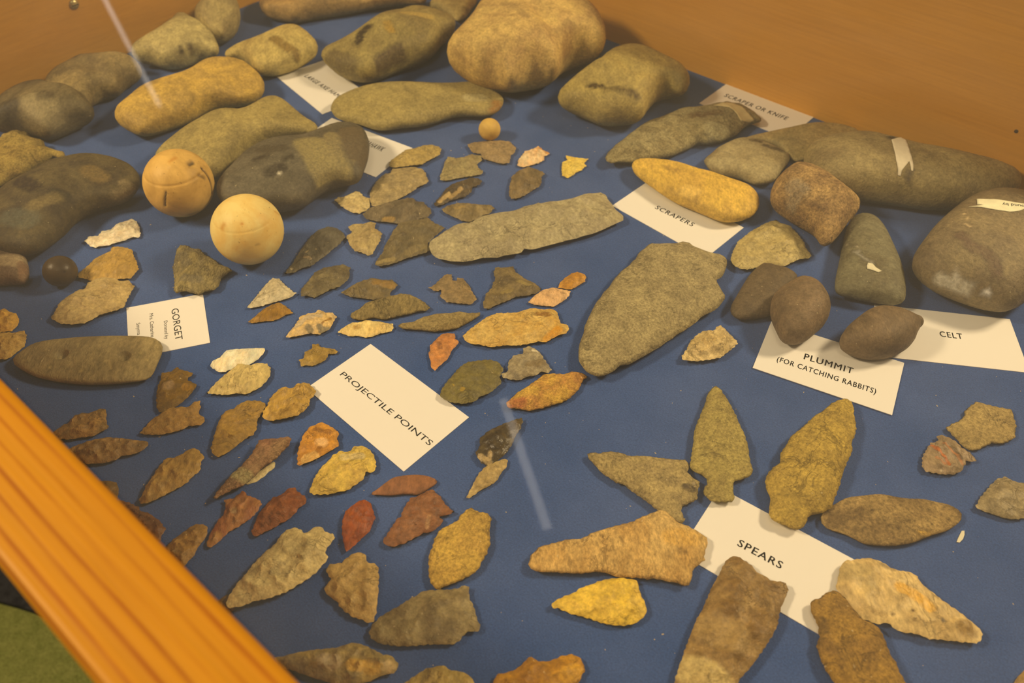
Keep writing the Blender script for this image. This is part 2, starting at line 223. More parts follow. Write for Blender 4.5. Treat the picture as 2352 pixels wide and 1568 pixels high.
('stone_scraper', 'stone', 'broad flat tan flake scraper just below the corner of a white card', 'stones beside the scraper cards', 'flint', 8.1, 0.0, 1.0, (166, 138, 76), (146, 120, 64), '1600 4734 18 50 17 52 31 59 32 60 35 34 34 37 35 38 40 31 41 33 41 33 29 18 30 18 30 13 31 11 22 -44 31 -14 30 -13 14 -34 13 -34 12 -40 11 -41 9 -36 7 -37 -5 -48 11 -40 9 -41 -20 -32 -39 -10 -40 -10 -37 -23 -38 -22 -24 -16 -24 -16 -32 2 -32 0 -37 13 -40 13 -40 -38 -43 -15 -43 -15 -32 2 -32 3 -21 18 -21 18 -6 31', [], [], [], [], None),
('celt_axe', 'stone', 'small dark brown celt half hidden behind the upright plummet', 'ground celts at the right', 'stone', 11.9, 0.0, 0.0, (98, 78, 48), (86, 68, 42), '1498 4179 10 34 16 36 22 39 24 42 26 46 27 46 26 45 26 42 28 38 27 34 30 33 30 29 30 26 29 9 24 -15 26 -19 31 -11 31 -9 28 -15 22 -20 19 -20 10 -29 -9 -37 -23 -36 -29 -34 -31 -33 -30 -34 -26 -34 -24 -39 -22 -41 -21 -42 -24 -38 -26 -27 -30 -14 -29 -7 -32 -9 -34 -9 -34 -5 -33 -5 -29 -1 -24 9 -18 18 -12 25', [], [], [], [], None),
('plummet_stone', 'plummet', 'brown teardrop plummet pointing toward the viewer, on the left end of its card', 'plummets on their card', 'stone', 27.7, 0.5, 0.0, (116, 90, 56), (98, 76, 46), '1748 4133 10 40 16 40 24 37 32 30 37 24 36 27 34 33 33 25 30 8 27 -4 23 -6 20 -8 19 -12 16 -17 14 -22 10 -30 8 -34 6 -36 5 -39 0 -42 -8 -46 -17 -45 -24 -42 -28 -36 -32 -30 -30 -28 -28 -28 -28 -25 -27 -18 -26 -13 -23 -12 -23 -5 -23 3 -25 1 -25 3 -19 19 -8 34 -2 41 -1 41 -4 37 -3 33 -2 33 1 33', [], [], [], [], None),
('plummet_stone', 'plummet', 'brown egg-shaped plummet with a small knob at its right end', 'plummets on their card', 'stone', 24.7, 0.5, 0.0, (108, 84, 52), (92, 72, 44), '2133 3801 6 36 21 40 28 39 33 35 33 31 33 28 33 28 33 25 35 23 36 19 35 7 34 0 31 -3 31 -4 28 -4 24 -11 19 -16 22 -13 30 -3 33 1 24 -12 2 -31 -18 -36 -23 -34 -24 -34 -21 -36 -24 -35 -30 -30 -32 -26 -34 -22 -35 -18 -35 -14 -35 -11 -35 -8 -34 -4 -33 0 -32 3 -29 7 -29 9 -25 10 -23 11 -20 13 -20 15', [], [], [], [], None),
('stone_slab', 'stone', 'angular tan-olive slab at the left edge, leaning on the big dark axe head', 'ground stones at the left edge', 'grain', 16.2, 0.0, 1.0, (145, 116, 54), (118, 92, 44), '-4461 6117 47 11 22 41 11 46 36 23 28 37 24 15 19 23 34 4 34 16 68 -93 61 -46 51 1 36 -43 35 -61 46 -23 43 -22 38 -13 37 -5 45 -57 -7 -42 -40 7 -52 20 -29 -42 -17 -44 -35 -30 -36 -34 -11 -48 -8 -43 -34 -27 -35 -29 -19 -41 -18 -42 -14 -45 -33 -3 -25 -21 -24 -24 -37 86 -40 88 -39 89 -38 91 -42 92 -44 95', [], [[[[-410.9, 607.1], [-400.4, 588.1], [-394.4, 586.1]], 2.6, 0.15], [[[-410.2, 555.5], [-402.8, 570.2], [-397.9, 578.6]], 2.3, 0.2]], [], [], None),
('grooved_axe_head', 'stone', 'big dark olive mottled grooved axe head at left, below the tan slab', 'ground stones at the left edge', 'stone', 32.2, 0.0, 1.0, (90, 74, 42), (66, 54, 34), '-3815 5518 33 57 25 60 27 49 35 32 44 21 49 19 48 26 49 26 52 11 58 -7 63 -16 70 -17 77 -22 78 -41 70 -57 55 -75 29 -94 0 -93 -26 -79 -51 -47 -68 -18 -67 -19 -56 -32 -43 -46 -30 -57 -15 -66 -3 -73 -10 -61 -20 -49 -20 -52 -19 -55 -24 -52 -31 -39 -39 -22 -47 -6 -51 4 -55 11 -60 23 -67 38 -72 62 -67 89 -55 105 -34 110 -13 104 11 87 22 73 22 65 34 48 47 33', [([[-378.0, 533.3], [-361.8, 521.3]], 6.0, (52, 42, 24), 0.8), ([[-344.2, 514.6], [-336.2, 513.9]], 4.3, (58, 50, 32), 0.7), ([[-302.6, 540.9], [-296.8, 536.3], [-304.2, 527.3]], 4.8, (122, 100, 60), 0.6), ([[-353.8, 500.6], [-342.5, 509.8]], 5.7, (118, 96, 52), 0.5), ([[-330.5, 548.4], [-320.7, 542.8]], 6.9, (110, 86, 44), 0.6), ([[-366.4, 489.6], [-352.7, 485.8]], 8.6, (86, 80, 56), 0.5)], [[[[-351.6, 551.3], [-329.8, 522.6], [-329.3, 515.7]], 8.0, 0.12]], [], [], None),
('broken_stone', 'stone', 'broken brown stone butt with a rough end face, at left edge near the dark ball', 'ground stones at the left edge', 'stone', 15.1, 0.0, 1.0, (104, 80, 52), (140, 112, 70), '-3756 4551 2 28 3 26 -4 30 -3 28 4 22 6 18 8 17 16 6 20 1 22 0 22 3 22 0 23 -8 24 -13 24 -16 24 -25 22 -29 20 -33 18 -32 17 -33 14 -31 14 -31 10 -29 4 -25 -2 -21 -7 -14 -12 -9 -18 -2 -23 3 -24 4 -24 2 -23 -1 -20 -4 -21 -4 -22 -1 -22 -1 -26 8 -21 29 -17 35 -20 36 -19 34', [([[-362.7, 456.1], [-353.8, 454.3]], 6.5, (150, 122, 78), 0.7), ([[-347.6, 452.3], [-343.4, 441.8]], 3.1, (122, 88, 54), 0.7)], [], [], [], None),
('grooved_axe_head', 'stone', 'big olive-tan grooved axe head between the ochre and dark grey ones', 'large ground stones along the back of the case', 'stone', 34.1, 0.0, 1.0, (148, 122, 62), (126, 104, 54), '-2920 5836 13 96 38 74 38 70 35 70 38 64 41 61 41 59 39 56 37 49 39 36 51 6 64 -19 70 0 62 51 42 99 36 101 51 56 63 7 63 -39 57 -63 55 -68 55 -65 56 -64 56 -59 56 -43 43 -58 -16 -78 -65 -13 -76 -1 -74 -12 -74 -21 -72 -32 -68 -46 -61 -63 -49 -84 -36 -102 -27 -106 -32 -86 -47 -47 -51 -32 -51 -25 -63 2 -71 16 -73 16 -74 17 -73 37 -60 79', [], [[[[-239.4, 651.3], [-218.9, 612.3], [-214.4, 613.0]], 7.3, 0.12]], [], [], None),
('grooved_axe_head', 'stone', 'dark grey tomahawk head with a paler waist, lying over a half-hidden card', 'large ground stones along the back of the case', 'stone', 37.7, 0.5, 1.0, (98, 84, 56), (82, 70, 46), '-2258 5256 -39 84 -4 84 19 69 26 66 24 75 20 82 25 72 32 60 35 53 36 49 43 37 56 16 63 5 64 12 61 22 55 35 50 45 45 56 41 63 44 52 51 29 56 10 61 -6 66 -36 63 -78 47 -112 26 -126 4 -121 -7 -106 -5 -94 -5 -83 -20 -59 -53 -11 -72 21 -74 -10 -63 -54 -43 -84 -32 -85 -43 -61 -58 -28 -66 -9 -67 -8 -66 -14 -66 -13 -68 -1 -68 9 -66 12 -66 25', [([[-164.7, 582.5], [-152.3, 561.1], [-146.5, 549.5], [-138.7, 552.8]], 11.3, (136, 114, 62), 0.75), ([[-150.2, 599.0], [-139.3, 564.8]], 5.7, (132, 110, 62), 0.6), ([[-200.3, 572.2], [-184.2, 569.6]], 5.7, (72, 60, 38), 0.6), ([[-187.1, 539.3], [-179.6, 545.4]], 4.5, (60, 50, 32), 0.7), ([[-135.7, 609.4], [-128.2, 583.8], [-123.3, 571.9]], 9.2, (96, 78, 48), 0.85), ([[-200.8, 555.9], [-194.5, 559.4]], 3.1, (60, 50, 32), 0.7), ([[-177.0, 555.1], [-174.0, 557.9]], 2.7, (62, 52, 32), 0.7), ([[-180.7, 538.2], [-179.3, 537.8]], 0.7, (215, 190, 140), 0.9)], [[[[-173.8, 602.9], [-152.3, 561.1], [-150.9, 548.5]], 11.6, 0.16]], [], [], None),
('gorget_stone', 'gorget', 'flat grey-brown gorget with two drilled holes, at left beside its white card', None, 'stone', 10.2, 0.0, 1.0, (132, 108, 62), (112, 90, 52), '-3214 3662 3 33 17 28 19 34 23 34 36 24 43 15 49 10 51 7 51 8 52 7 53 5 54 4 53 4 54 3 55 1 54 1 51 1 49 0 46 -4 43 -14 41 -28 31 -47 12 -55 -1 -54 -1 -54 0 -52 -8 -44 -25 -27 -36 -10 -40 -7 -43 -7 -43 -6 -45 -5 -45 -4 -45 -2 -46 -1 -48 3 -49 3 -50 6 -53 8 -55 11 -54 14 -52 16 -49 21 -46 26 -44 27 -37 28', [([[-293.2, 354.4], [-292.8, 360.3]], 0.5, (160, 132, 72), 0.7), ([[-279.7, 369.1], [-280.9, 377.2]], 0.5, (158, 130, 72), 0.6), ([[-244.0, 369.2], [-238.5, 371.6]], 0.4, (160, 132, 72), 0.6), ([[-270.5, 352.2], [-272.1, 355.2]], 0.8, (160, 130, 70), 0.6), ([[-258.6, 362.7], [-254.9, 357.5]], 1.7, (152, 122, 68), 0.5), ([[-244.2, 363.0], [-233.8, 365.4]], 0.4, (160, 130, 70), 0.5), ([[-313.5, 359.3], [-312.2, 363.8]], 0.7, (150, 122, 66), 0.5)], [], [[-288.7, 367.3, 4.37], [-249.5, 367.7, 4.39]], [], None),
('projectile_point', 'arrowhead', 'slim tan point lying over the corner of a half-hidden card, edges saw-toothed', 'projectile points in the middle of the case', 'flint', 5.5, 0.5, 1.0, (160, 128, 62), (140, 112, 56), '-1042 5938 3 25 3 25 16 27 16 27 17 27 17 22 16 24 16 25 16 25 26 3 24 6 25 9 24 17 24 16 24 16 25 1 25 5 25 8 29 -21 30 -12 22 -42 -4 -38 -1 -38 -23 -23 -21 -24 -18 -16 -18 -16 -18 -16 -20 -29 -20 -27 -22 0 -22 -5 -21 -5 -24 -6 -24 -7 -24 -6 -23 -5 -22 -5 -23 -7 -22 -7 -19 7 -19 8', [], [], [], [], None),
('projectile_point', 'arrowhead', 'broad brown stemmed point directly below the smallest yellow ball', 'projectile points in the middle of the case', 'flint', 4.9, 0.0, 1.0, (142, 112, 66), (122, 96, 56), '-400 6265 26 16 25 19 29 4 29 5 29 6 29 3 29 3 28 5 29 5 29 5 29 -9 29 -7 29 -6 16 -34 18 -31 18 -30 -6 -33 -3 -35 -17 -25 -20 -22 -1 -41 -5 -36 -3 -36 -20 -6 -20 -6 -20 -6 -21 9 -22 9 -22 8 -24 13 -23 12 -24 11 -24 10 -14 36 -14 39 -25 5 -22 9 -23 11 -15 35 -16 33 -9 26', [], [], [], [], None),
('projectile_point', 'arrowhead', 'blunt grey-tan notched point left of the black-and-gold one, topmost in its column', 'projectile points in the middle of the case', 'flint', 4.3, 0.0, 1.0, (140, 118, 68), (122, 100, 58), '-600 5736 -2 32 -2 31 7 40 6 40 4 38 4 39 3 38 12 41 11 43 22 -5 23 -6 22 -9 22 6 22 6 22 6 21 16 21 14 21 12 29 -8 29 -7 28 -4 2 -34 5 -33 -17 -31 -20 -34 14 -54 20 -21 18 -23 -13 -46 -23 -8 -22 -8 -23 -7 -23 -7 -25 -7 -25 -6 -25 -7 -24 -7 -23 -9 -22 -9 -22 -9 -22 -8 -23 1 -23 1', [], [], [], [], None),
('projectile_point', 'arrowhead', 'small pinkish-cream serrated point with an orange base, right of the broad brown one', 'projectile points in the middle of the case', 'flint', 3.7, 0.0, 1.0, (206, 170, 112), (196, 140, 76), '31 5959 5 26 2 28 2 28 12 27 11 27 12 27 12 27 10 28 20 9 19 10 19 11 19 13 13 13 13 12 13 12 12 -17 13 -18 11 -20 16 -13 15 -13 16 -15 15 -14 -15 -18 -15 -16 -19 -10 -3 -32 -3 -26 -16 -17 -16 -17 -16 -16 -16 -5 -17 -9 -16 -9 -16 -9 -17 -6 -16 -7 -16 -8 -16 -7 -16 8 -15 8', [([[22.2, 621.8], [28.7, 614.4]], 1.6, (176, 116, 50), 0.7)], [], [], [], None),
('projectile_point', 'arrowhead', 'tiny bright yellow barbed point, uppermost of the small points', 'projectile points in the middle of the case', 'flint', 3.3, 0.0, 1.0, (206, 166, 66), (188, 146, 52), '443 6117 17 -4 18 -5 18 -7 17 -6 18 -5 20 -5 21 -3 21 -4 20 -3 21 -5 -15 -21 -13 -24 -13 -22 10 -17 11 -16 -16 -20 -15 -23 -14 -23 -17 -13 -16 -12 -17 -12 -13 -23 -15 -19 -14 -12 -15 -13 -14 -13 -15 11 -15 12 -14 11 0 27 -2 27 -2 26 2 29 2 28 4 29 1 29 15 11 15 10 15 13 -5 34', [], [], [], [], None),
('projectile_point', 'arrowhead', 'large grey-brown leaf point right of the cream diamond one, striped along its length', 'projectile points in the middle of the case', 'flint', 5.9, 0.0, 1.0, (132, 108, 64), (150, 122, 70), '-1022 5814 8 32 8 33 36 5 37 7 30 6 30 7 30 9 28 -11 29 -10 29 -9 16 -32 16 -32 7 -32 11 -39 13 -38 -19 -39 -26 -18 -26 -18 -23 -37 -24 -35 -29 -29 -28 -31 -29 -27 -28 -26 -28 -14 -27 -16 -28 -16 -22 -13 -21 -13 -22 -13 -20 0 -20 0 -12 41 -15 39 -4 52 -5 53 5 30 6 31 9 38 8 39 19 39 17 40 16 23 16 24', [], [], [], [], None),
('projectile_point', 'arrowhead', 'small cream diamond-shaped point beside the dark tomahawk head', 'projectile points in the middle of the case', 'flint', 4.5, 0.0, 1.0, (180, 150, 88), (160, 130, 74), '-1422 5450 11 17 11 20 18 1 17 0 19 1 12 18 12 16 13 16 14 9 12 12 13 12 17 -7 17 -8 12 -18 13 -18 11 -23 17 -7 17 -6 16 -9 5 -28 6 -28 5 -27 6 -27 -9 -20 -9 -19 -9 -19 -17 -8 -16 -11 -15 -14 -18 6 -18 4 -17 0 -16 12 -16 13 -17 10 -15 14 -15 14 -16 15 -15 14 -14 18 -14 18 -14 20', [], [], [], [], None),
('projectile_point', 'arrowhead', 'dark brown broad point whose end lies against the dark triangular one', 'projectile points in the middle of the case', 'flint', 5.0, 0.0, 1.0, (94, 78, 50), (112, 92, 58), '-1175 5262 14 25 15 25 21 37 24 14 25 14 25 14 31 15 32 15 31 15 32 15 28 11 28 11 28 12 23 -3 22 -4 28 -44 29 -1 27 -5 15 -26 16 -25 16 -18 17 -18 9 -57 -16 -29 -15 -28 -21 -8 -21 -5 -28 -15 -27 -14 -27 -15 -26 -6 -24 -8 -25 -9 -28 6 -29 6 -28 5 -28 4 -30 4 -29 4 -29 3 -24 9 -24 9 -24 9 -16 28', [([[-99.2, 519.0], [-93.2, 518.7]], 2.3, (140, 106, 50), 0.8)], [], [], [], None),
('projectile_point', 'arrowhead', 'slim black point flecked with gold, above the long grey blade', 'projectile points in the middle of the case', 'flint', 4.8, 0.0, 1.0, (70, 56, 34), (98, 78, 46), '-630 5401 12 27 10 32 16 29 16 30 9 31 10 30 10 31 16 18 13 21 14 21 20 11 20 13 19 15 20 14 23 13 24 15 22 17 22 -6 21 -2 22 2 16 -20 17 -19 -6 -24 -6 -23 -20 -14 -20 -13 -23 -12 -2 -38 -3 -31 -15 -19 -14 -20 -14 -20 -21 -7 -20 -9 -20 -11 -20 -10 -20 -11 -20 -11 -17 -18 -16 -16 -17 -15 -20 -7 -20 -8 -19 -8', [([[-57.9, 542.8], [-52.2, 551.9]], 2.0, (172, 136, 76), 0.8), ([[-50.2, 548.1], [-43.5, 555.4]], 1.8, (160, 124, 66), 0.7), ([[-42.7, 557.6]], 2.2, (166, 130, 72), 0.8)], [], [], [], None),
('projectile_point', 'arrowhead', 'small dark brown fleck-spotted point standing apart, left of the yellow scraper', 'projectile points in the middle of the case', 'flint', 5.5, 0.0, 1.0, (100, 80, 46), (124, 98, 56), '-35 5554 1 35 2 36 0 36 7 41 6 42 5 43 16 24 16 24 15 24 17 24 19 7 19 13 18 15 18 14 21 -13 21 -13 22 -9 19 -15 20 -14 21 -14 8 -31 -12 -16 -12 -16 -1 -40 0 -39 -9 -32 -10 -31 -22 -18 -21 -20 -22 -22 -17 -21 -18 -21 -18 -20 -18 -11 -18 -15 -17 -13 -18 -2 -18 -4 -17 -3 -9 15 -9 15 -3 23', [], [], [], [], None),
('projectile_point', 'arrowhead', 'dark olive-brown leaf point at the upper edge of the long grey blade', 'projectile points in the middle of the case', 'flint', 4.0, 0.0, 1.0, (104, 84, 48), (126, 102, 58), '-561 5341 15 17 15 17 15 18 20 8 19 9 19 9 19 11 22 -3 23 -2 22 0 22 -1 22 -4 22 -4 22 -4 22 -4 27 -1 26 -1 27 -1 17 -22 17 -21 -17 -31 -15 -35 -17 -10 -17 -7 -19 -5 -20 -27 -20 -23 -23 -12 -22 -14 -22 -14 -20 7 -21 6 -20 4 -24 17 -24 16 -24 16 -21 16 -21 16 -21 16 -13 22', [([[-45.0, 533.0], [-39.0, 534.3]], 1.8, (140, 110, 56), 0.7)], [], [], [], None),
('projectile_point', 'arrowhead', 'large dark triangular point touching the left end of the long grey blade', 'projectile points in the middle of the case', 'flint', 6.0, 0.0, 1.0, (96, 80, 48), (112, 92, 54), '-1006 4659 11 50 15 45 16 44 2 40 4 39 12 40 13 39 11 54 11 54 18 40 16 43 33 17 32 17 34 6 34 8 34 8 24 10 26 7 27 -33 28 -31 28 -18 27 -20 27 -21 -16 -27 -15 -28 -19 -27 -20 -26 -18 -41 -23 -37 12 -43 8 -39 -31 -32 -31 -15 -32 -16 -26 -13 -26 -13 -26 -13 -31 -21 -30 -20 -31 -16 -31 -16 -31 -6 -32 -7', [([[-98.3, 467.6], [-87.2, 470.6]], 1.8, (140, 114, 62), 0.7), ([[-77.2, 477.5], [-66.4, 485.6]], 2.5, (122, 100, 56), 0.6)], [], [], [], None),
('projectile_point', 'arrowhead', 'dark grey teardrop point with pale flecks, right of the cleaner turned ball', 'projectile points in the middle of the case', 'flint', 5.1, 0.0, 1.0, (88, 76, 52), (104, 90, 60), '-1641 4545 4 24 3 25 13 37 14 37 7 42 9 43 8 43 8 30 9 30 8 31 10 35 11 36 10 35 17 24 15 26 15 25 31 16 31 20 31 -8 30 -5 30 -27 29 -27 16 -27 16 -26 -11 -34 -11 -33 -13 -27 -13 -26 -15 -17 -13 -20 -19 -34 -19 -32 -16 -21 -16 -21 -15 -21 -15 -27 -16 -25 -31 -12 -30 -13 -18 -17 -18 -17 -18 -17 -23 -8 -22 -9', [([[-145.6, 480.4]], 0.8, (190, 160, 104), 0.8), ([[-151.2, 479.2], [-152.4, 476.7]], 0.8, (180, 148, 92), 0.8), ([[-137.9, 488.3]], 0.9, (170, 140, 90), 0.7), ([[-160.1, 459.7]], 0.8, (196, 166, 110), 0.8), ([[-152.2, 470.6], [-148.0, 469.7]], 1.3, (150, 122, 76), 0.7)], [], [], [], None),
('projectile_point', 'arrowhead', 'stubby tan stemmed point with side notches, between two dark points', 'projectile points in the middle of the case', 'flint', 5.5, 0.0, 1.0, (156, 128, 72), (140, 112, 62), '-1264 5096 15 18 15 17 21 1 21 2 21 3 21 4 16 9 16 9 16 9 22 -10 23 -10 -1 -28 -1 -28 19 -20 20 -20 13 -13 14 -14 -3 -31 -1 -31 -1 -31 -8 -27 -8 -26 -8 -26 -5 -27 -5 -25 -5 -26 -15 -7 -16 -6 -18 10 -18 11 -17 14 -18 6 -17 4 -17 5 -17 26 -18 26 -17 25 -11 31 -10 31 -14 30 12 26 24 25 -24 40', [], [], [], [], None),
('stone_knife', 'stone knife', 'long pale grey flaked blade, square at its right end, crossing the upper middle', 'large blades', 'flint', 10.5, 0.0, 1.4, (154, 132, 84), (134, 114, 74), '-624 4844 6 52 46 67 46 54 40 41 40 42 67 32 44 3 53 48 54 42 51 18 51 22 66 14 66 17 85 52 52 16 53 20 97 34 83 11 54 21 54 23 90 49 63 10 63 12 33 -32 29 -82 44 -115 49 -85 -4 -49 -77 -50 -72 -56 -54 -34 -52 -33 -61 -25 -60 -27 -68 -26 -68 -28 -63 -27 -62 -27 -82 -28 -45 5 -21 -42 -62 -15 -61 -20 -59 -30 -49 4 -50 0 -79 -37 -64 -12 -49 5 -49 3 -82 23 -52 38 -21 63', [], [], [], [], None),
('projectile_point', 'arrowhead', 'dark brown oval-leaf point above the small grey-and-olive one', 'projectile points in the middle of the case', 'flint', 5.0, 0.0, 1.0, (92, 76, 46), (110, 92, 54), '-1492 4369 5 35 9 24 9 23 9 24 10 32 11 32 10 33 19 15 19 16 18 17 26 7 26 8 25 10 21 5 20 5 21 6 27 -20 27 -16 0 -29 4 -28 4 -29 -3 -24 -2 -24 -16 -23 -15 -24 -14 -25 -23 -9 -22 -11 -22 -12 -20 -19 -20 -18 -18 -17 -18 -16 -18 -16 -22 7 -22 8 -22 7 -15 -6 -14 -6 -6 29', [], [], [], [], None),
('projectile_point', 'arrowhead', 'small white triangular point above the small brown one', 'projectile points in the middle of the case', 'flint', 4.0, 0.0, 1.0, (178, 154, 106), (160, 136, 90), '-1835 4201 9 23 8 25 8 25 9 25 8 24 7 24 6 23 7 23 7 24 9 20 9 20 9 20 8 17 9 17 24 -6 25 -4 20 -24 21 -23 20 -24 23 -20 22 -22 22 -23 24 -15 -12 -15 -11 -16 -11 -15 -22 -10 -21 -12 -22 -9 -21 -9 -21 -10 -18 -9 -17 -9 -17 -9 -17 -10 -22 -7 -21 -7 -22 -6 -20 1', [], [], [], [], None),
('projectile_point', 'arrowhead', 'small golden-brown flake point directly under the white triangular one', 'projectile points in the middle of the case', 'flint', 2.9, 0.0, 1.0, (122, 84, 26), (146, 104, 40), '-1797 4063 11 17 11 18 12 17 10 20 11 19 12 20 11 20 13 10 13 11 13 12 13 12 14 6 14 8 14 7 15 -10 15 -11 15 -10 15 -15 16 -15 16 -14 12 -17 13 -16 -15 -6 -16 -6 -16 -4 -12 -14 -13 -13 -12 -13 -14 -6 -14 -8 -13 -8 -20 -2 -20 -1 -20 -3 -18 -4 -18 -4 -18 -4 -18 -3 -16 5', [], [], [], [], None),
('projectile_point', 'arrowhead', 'grey-and-olive chunky point touching the top of a long olive-grey one', 'projectile points in the middle of the case', 'flint', 4.7, 0.0, 1.0, (112, 90, 50), (92, 76, 46), '-1209 4357 19 21 18 20 18 20 19 19 19 20 17 11 17 12 16 12 21 7 20 9 19 11 22 -7 22 -7 22 -6 27 -1 26 -1 27 0 21 -28 22 -25 -8 -21 -9 -21 -11 -16 -14 -15 0 -38 -21 -15 -22 -14 -19 -3 -19 -4 -19 -5 -18 -6 -20 5 -20 5 -20 4 -20 4 -20 3 -20 4 -20 3 -20 3 -24 14 -24 13', [([[-96.2, 444.5], [-86.7, 443.0]], 3.6, (132, 98, 44), 0.7)], [], [], [], None),
('projectile_point', 'arrowhead', 'long olive-grey humped point below the grey-and-olive chunky one', 'projectile points in the middle of the case', 'grain', 4.8, 0.0, 1.0, (128, 104, 56), (112, 92, 52), '-1108 4126 9 33 21 16 21 16 22 35 23 34 28 8 27 11 27 12 25 11 24 12 25 12 25 8 25 9 24 10 31 -7 32 -3 33 -23 33 -21 26 -21 25 -23 18 -25 18 -25 -15 -14 -15 -14 -23 -1 -24 -1 -29 -14 -29 -14 -30 -9 -30 -9 -29 -10 -25 -9 -24 -10 -23 -11 -31 6 -31 5 -31 7 -25 -10 -24 -9 -23 -9 -32 8 -31 7', [], [], [], [], None),
('projectile_point', 'arrowhead', 'brown point with two deep corner notches, below the long grey blade', 'projectile points in the middle of the case', 'flint', 3.6, 0.0, 1.0, (116, 92, 54), (134, 104, 58), '-596 4423 21 15 21 19 13 25 14 25 15 20 15 20 14 21 20 1 20 0 6 -32 7 -33 24 -9 6 20 7 18 21 -6 20 -6 13 -25 15 -23 15 -23 13 -35 13 -35 11 -23 11 -24 12 -22 -12 -19 -12 -19 -13 -19 -23 2 -23 3 -24 2 -23 3 -26 4 -26 4 -26 2 -17 19 -16 19 -17 19 3 31 1 34 -24 -4 -23 -3 -23 19', [], [], [], [], None),
('projectile_point', 'arrowhead', 'dark brown three-cornered point with concave sides, left of the pinkish and orange-brown pair', 'projectile points in the middle of the case', 'flint', 4.7, 0.0, 1.0, (94, 76, 46), (122, 98, 54), '-204 4261 9 45 7 46 20 34 20 35 5 34 7 31 11 32 -7 37 -6 36 7 28 8 28 20 -3 20 -3 29 4 28 5 28 5 11 -33 13 -30 22 -23 22 -24 21 -24 23 -16 24 -15 24 -16 22 -33 23 -31 -19 -21 -20 -20 -32 -11 -31 -13 -26 -5 -27 -5 -26 -6 -25 -18 -26 -16 -26 -15 -28 -18 -29 -16 -26 -20 -27 -21 -17 3 -17 2 -5 25', [([[4.7, 446.9], [11.0, 443.9]], 2.4, (140, 114, 58), 0.6), ([[-7.0, 435.2], [-0.8, 437.5]], 1.6, (134, 108, 54), 0.6)], [], [], [], None),
('projectile_point', 'arrowhead', 'tiny orange-brown oval point beside the pinkish one', 'projectile points in the middle of the case', 'flint', 3.0, 0.0, 1.0, (154, 102, 34), (172, 118, 46), '323 4438 5 15 4 16 4 16 11 15 10 16 11 15 10 15 13 12 12 12 13 13 12 12 14 5 14 5 13 7 12 -7 12 -5 12 -5 12 -5 7 -15 9 -15 -6 -18 -4 -18 -3 -18 -10 -9 -11 -9 -10 -9 -11 -9 -11 -10 -12 -9 -11 -10 -12 -10 -11 -10 -13 2 -14 0 -13 -1 -11 3 -12 4 -12 2 -12 3', [], [], [], [], None),
('projectile_point', 'arrowhead', 'small pinkish-tan leaf point at the tip of the dark three-cornered one', 'projectile points in the middle of the case', 'flint', 3.6, 0.0, 1.0, (198, 150, 90), (180, 132, 76), '110 4282 12 17 13 17 12 18 12 17 14 15 14 15 14 14 14 15 18 6 18 6 18 7 18 8 18 -6 18 -6 18 -5 18 -5 18 -4 17 -5 18 -5 -7 -23 -3 -24 -11 -15 -11 -16 -11 -15 -16 -15 -16 -14 -16 -14 -16 -13 -16 -13 -17 2 -17 2 -18 1 -17 1 -17 3 -18 3 -17 3 -18 3 -13 8 -13 9', [], [], [], [], None),
('projectile_point', 'arrowhead', 'large golden-tan point with a rusty spot at its stem, left of the giant spear point', 'projectile points in the middle of the case', 'flint', 5.9, 0.0, 1.0, (184, 144, 70), (166, 122, 50), '-328 3933 19 29 19 29 29 32 29 33 33 33 33 33 30 17 30 17 45 3 44 3 44 4 38 16 39 15 38 14 31 -7 30 -7 35 4 35 4 30 -28 15 -51 13 -66 39 -8 14 -42 -21 -43 -37 -11 -31 -21 -30 -21 -38 -32 -26 3 -26 3 -37 -14 -37 -13 -29 -5 -29 -6 -44 0 -45 0 -27 -6 -27 -6 -44 -5 -29 9 -30 10 -37 5 -37 5 -38 34', [([[17.8, 413.1], [24.6, 412.5]], 2.3, (122, 80, 24), 0.7), ([[31.1, 399.2], [23.4, 389.7]], 3.0, (176, 116, 30), 0.7)], [], [], [], None),
('projectile_point', 'arrowhead', 'gold and grey banded agate point, beside a cream serrated one', 'projectile points in the middle of the case', 'flint', 4.6, 0.0, 1.0, (196, 152, 76), (170, 136, 84), '-1511 3919 7 21 7 21 9 21 8 21 9 21 7 30 8 28 6 30 17 9 16 11 15 12 23 3 23 4 11 18 13 13 24 -15 26 -13 23 -1 23 0 16 -20 17 -18 -3 -17 -4 -16 -5 -27 -5 -27 -6 -21 -6 -22 -21 -12 -20 -15 -19 -16 -20 3 -21 3 -20 2 -19 -6 -19 -6 -18 -6 -22 -6 -21 -6 -21 -5 -21 -4', [([[-137.2, 399.2], [-135.3, 396.7]], 2.0, (118, 98, 62), 0.9), ([[-129.9, 400.4], [-127.9, 396.4], [-123.9, 398.9]], 1.8, (118, 100, 66), 0.9), ([[-145.0, 400.8], [-140.2, 407.8], [-131.5, 410.0]], 2.3, (168, 140, 94), 0.7), ([[-128.0, 402.5], [-123.8, 408.6]], 0.7, (130, 90, 36), 0.8)], [], [], [], None),
('projectile_point', 'arrowhead', 'cream serrated point with a light brown blotch, below the olive-grey humped one', 'projectile points in the middle of the case', 'flint', 3.2, 0.0, 1.0, (206, 168, 92), (184, 146, 76), '-1171 3971 9 16 9 16 16 17 16 16 14 13 13 14 17 2 18 1 17 1 22 11 21 11 18 -3 18 -3 18 -3 23 -2 23 -2 19 -6 20 -7 17 -2 16 -3 17 -2 4 -19 4 -19 -4 -16 -4 -16 -20 -8 -20 -8 -18 -5 -18 -5 -16 -9 -17 -9 -16 -9 -21 -6 -22 -6 -18 5 -18 6 -18 6 -17 -2 -17 -2 -17 -2 -24 10 -24 9 -20 10', [([[-104.7, 400.9]], 2.6, (150, 108, 46), 0.6)], [], [], [], None),
